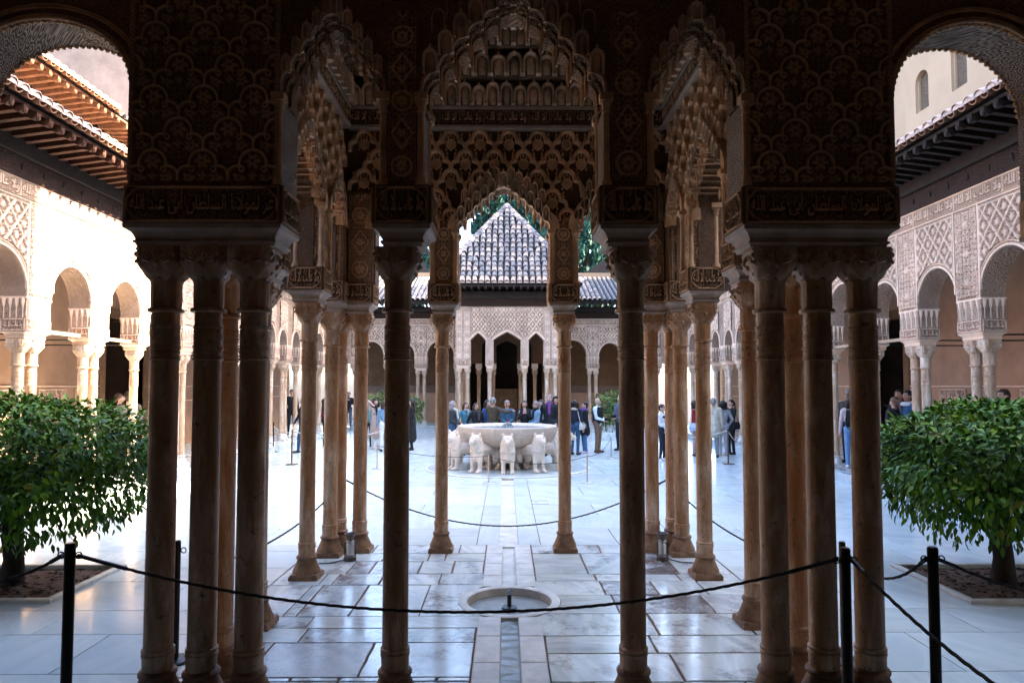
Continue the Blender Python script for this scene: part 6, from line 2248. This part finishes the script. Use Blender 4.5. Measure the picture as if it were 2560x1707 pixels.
V_ = 'visitors around the fountain'
phone2 = {-1: (-.05, -.30, 1.33), 1: (.05, -.30, 1.33)}
clasp = {-1: (-.05, -.24, 1.03), 1: (.05, -.24, 1.03)}
pocket = {-1: (-.23, -.08, .93), 1: (.23, -.08, .93)}
person('grey haired woman in dark jacket and white scarf at the sunny basin edge', 1133, 20.2, 75, 1.66, top=(.03, .035, .04), bottom=C_DENIM, hair='bob', hcol=HGREY, hands=clasp, extras=(('scarf', C_WHITE),), group=V_)
person('dark haired woman in a turquoise jacket with a grey scarf behind the basin', 1165, 21.0, 35, 1.60, top=(.05, .17, .23), hair='long', hcol=HBROWN, hands=pocket, extras=(('scarf', C_GREY),), group=V_)
person('young woman with glasses and a black jacket looking over the basin', 1191, 20.6, 25, 1.58, top=C_BLACK, hair='long', hcol=HBROWN, hands=pocket, extras=(('glasses', 0), ('scarf', (.05, .05, .05))), group=V_)
person('woman in blue half hidden by the guide in the olive jacket', 1219, 21.4, 50, 1.66, top=(.02, .06, .16), hair='long', group=V_)
person('grey haired man in an olive jacket pointing across the basin with outstretched arm', 1233, 20.3, 150, 1.76, top=(.055, .042, .025), bottom=(.05, .04, .03), hcol=HGREY, hands={1: (.16, -.42, 1.36), -1: (-.5, -.2, 1.33)}, bulk=1.12, group=V_)
person('grey haired man in a blue denim jacket holding a phone behind the basin', 1268, 21.0, 5, 1.66, top=(.035, .09, .15), hcol=HGREY, hands=clasp, extras=(('glasses', 0), ('phone', (.3, .05, .03), (0, -.3, 1.06))), bulk=1.1, group=V_)
person('young woman in black photographing with a pink phone', 1311, 20.7, 0, 1.66, top=C_BLACK, hair='long', hands=phone2, extras=(('phone', (.6, .35, .42), (0, -.36, 1.40)), ('bag', (.6, .5, .5), -1)), group=V_)
person('short grey haired woman in a pale denim jacket with a black scarf', 1339, 20.5, -60, 1.64, top=C_LDENIM, hcol=HGREY, hands=clasp, extras=(('glasses', 0), ('scarf', C_BLACK)), group=V_)
person('dark haired woman peering over the shoulder of the denim jacket', 1352, 21.3, -20, 1.67, top=C_GREY, hair='bob', group=V_)
person('tall grey bearded man in a black quilted jacket over a purple shirt', 1373, 20.6, -20, 1.84, top=(.013, .014, .018), bottom=C_NAVY, hcol=HGREY, hands=pocket, extras=(('beard', 0), ('scarf', (.16, .05, .2))), bulk=1.2, group=V_)
person('person with a dark hood behind the man in the quilted jacket', 1390, 21.4, -10, 1.76, top=C_BLACK, extras=(('hood', C_BLACK),), group=V_)
person('woman in a fur collared black jacket with a white shoulder bag, seen from behind', 1437, 21.0, 150, 1.67, top=C_NAVY, bottom=C_DENIM, hair='bob', extras=(('bag', C_WHITE, -1), ('collar', (.45, .38, .3))), bulk=1.15, group=V_)
person('short haired woman in a black coat with a purple scarf and pink trainers', 1461, 21.5, -75, 1.60, top=C_BLACK, bottom=(.07, .16, .3), shoe=(.6, .45, .5), coat=.72, hands=clasp, extras=(('scarf', (.16, .07, .3)), ('cross', C_GREY)), group=V_)
person('bald white bearded man in a black vest and brown trousers holding a camera', 1494, 21.7, 55, 1.72, top=(.65, .7, .75), bottom=(.20, .11, .07), shoe=(.08, .03, .02), hair='bald', hands=clasp, extras=(('beard', 0), ('vest', C_BLACK), ('camera', C_BLACK, (0, -.30, 1.06))), bulk=1.1, group=V_)
person('grey haired man with a camera half hidden by the dark front column', 1550, 22.3, -50, 1.80, top=(.09, .09, .11), bottom=C_NAVY, hcol=HGREY, hands=clasp, extras=(('camera', C_BLACK, (0, -.30, 1.08)),), group=V_)
G2 = 'visitors across the court'
person('short haired woman in a black and white striped sweater between two columns', 1655, 19.5, 45, 1.58, top=(.6, .6, .6), bottom=C_NAVY, shoe=(.5, .47, .46), hair='short', hands=clasp, extras=(('stripes', C_BLACK), ('glasses', 0)), bulk=1.2, group=G2)
person('person in a dark red sweater carrying a pale blue bag behind a column', 1737, 20.6, 60, 1.66, top=(.22, .015, .02), bottom=(.35, .2, .18), hair='bob', hands=clasp, extras=(('bag', (.4, .48, .6), -1), ('collar', C_WHITE)), group=G2)
person('man in a loose cream jacket and grey trousers seen from behind', 1782, 20.2, 170, 1.74, top=(.50, .44, .34), bottom=(.22, .22, .23), hcol=HGREY, coat=.78, bulk=1.2, group=G2)
person('woman with bushy black hair in a light grey sweater seen from behind', 1806, 20.7, 190, 1.66, top=(.30, .30, .31), bottom=(.42, .42, .44), shoe=(.4, .3, .26), hair='bob', hands=pocket, group=G2)
person('woman all in black with a ponytail and a black handbag', 1826, 21.1, -70, 1.68, top=(.02, .016, .013), bottom=C_BLACK, hair='tail', extras=(('bag', C_BLACK, 1),), hands=clasp, group=G2)
person('woman in a long beige double breasted coat holding a phone to her ear', 940, 22.9, 10, 1.66, top=(.36, .28, .235), bottom=(.5, .51, .52), shoe=(.4, .38, .36), hair='bob', coat=.52, hands={-1: (-.12, -.10, 1.55), 1: (.24, -.06, .95)}, extras=(('cross', (.6, .55, .5)), ('scarf', C_BLACK)), group=G2)
person('person in a pale denim jacket half hidden by the dark front column', 962, 22.2, 200, 1.62, top=C_LDENIM, bottom=(.65, .67, .7), hair='bob', hcol=HBROWN, group=G2)
person('person in a green grey jacket partly behind the woman in the beige coat', 922, 23.8, 30, 1.66, top=(.10, .17, .18), bottom=C_NAVY, hair='bob', group=G2)
person('woman with very long black hair in a long black coat', 1029, 22.6, -80, 1.68, top=C_BLACK, bottom=C_BLACK, hair='long', coat=.42, hands=clasp, group=G2)
person('woman in a maroon jacket and black trousers beside a warm column', 813, 23.4, 110, 1.67, top=(.09, .012, .02), bottom=C_BLACK, shoe=(.7, .7, .72), hair='long', hcol=HBROWN, hands=pocket, group=G2)
person('person in navy reaching for the rope behind a warm column', 758, 21.6, -60, 1.74, top=C_NAVY, bottom=C_DENIM, hands={-1: (-.36, -.2, .85)}, walk=.12, group=G2)
G3 = 'visitors in the shaded galleries'
person('bearded man in black leaning in the sunny far gallery', 731, 27.0, 20, 1.76, .2, top=(.014, .016, .02), bottom=C_BLACK, x=-8.45, group=G3)
person('man photographing with raised phone in the dark far doorway', 872, 32.2, 10, 1.72, .1, top=C_BLACK, bottom=(.08, .09, .12), shoe=(.4, .4, .45), hands=phone2, extras=(('phone', C_BLACK, (0, -.34, 1.42)),), group=G3)
person('man in a grey sweater standing in the dark doorway of the sunny gallery', 323, 15.4, 200, 1.78, .2, top=(.10, .085, .075), bottom=C_BLACK, bulk=1.1, group=G3)
person('brown haired visitor in blue in the dark doorway of the sunny gallery', 300, 16.0, 120, 1.72, .2, top=(.05, .09, .14), hcol=HBROWN, group=G3)
person('man in a denim jacket with a pale collar behind the shaded tree', 2268, 14.7, -80, 1.80, .2, top=(.025, .075, .15), extras=(('collar', (.55, .55, .6)),), hands=clasp, skin=SKIN2, group=G3)
person('dark haired man in black beside the denim jacket in the shaded gallery', 2247, 15.3, -60, 1.82, .2, top=C_BLACK, skin=SKIN2, group=G3)
person('woman with a light brown ponytail in front of the dark haired man', 2234, 14.9, 200, 1.66, .2, top=(.02, .02, .025), hair='tail', hcol=plain('light brown hair', (.13, .075, .045), .5, .3, 30, .2), group=G3)
person('young man with short dark hair looking aside at the shaded double column', 2424, 12.6, -70, 1.74, .2, top=C_BLACK, group=G3)
person('woman with black hair and a golden headband behind the shaded double column', 2438, 12.2, -30, 1.66, .2, top=C_BLACK, hair='long', extras=(('band', (.35, .22, .05)),), group=G3)
person('broad man with cropped hair and a dark jacket right of the shaded double column', 2506, 12.0, -80, 1.84, .2, top=(.014, .016, .024), hair='short', hcol=HBROWN, bulk=1.2, group=G3)
person('person in a pale pink jacket with a black backpack seen from behind in jeans', 2126, 15.9, 160, 1.64, .2, top=(.55, .42, .40), bottom=(.13, .25, .42), shoe=(.6, .6, .62), hair='bob', extras=(('backpack', C_BLACK),), group=G3, x=PX(2126, 15.9))
person('man with glasses further back behind the pink jacket', 2120, 17.0, -50, 1.80, .2, top=(.05, .04, .04), hcol=HGREY, extras=(('glasses', 0),), group=G3)
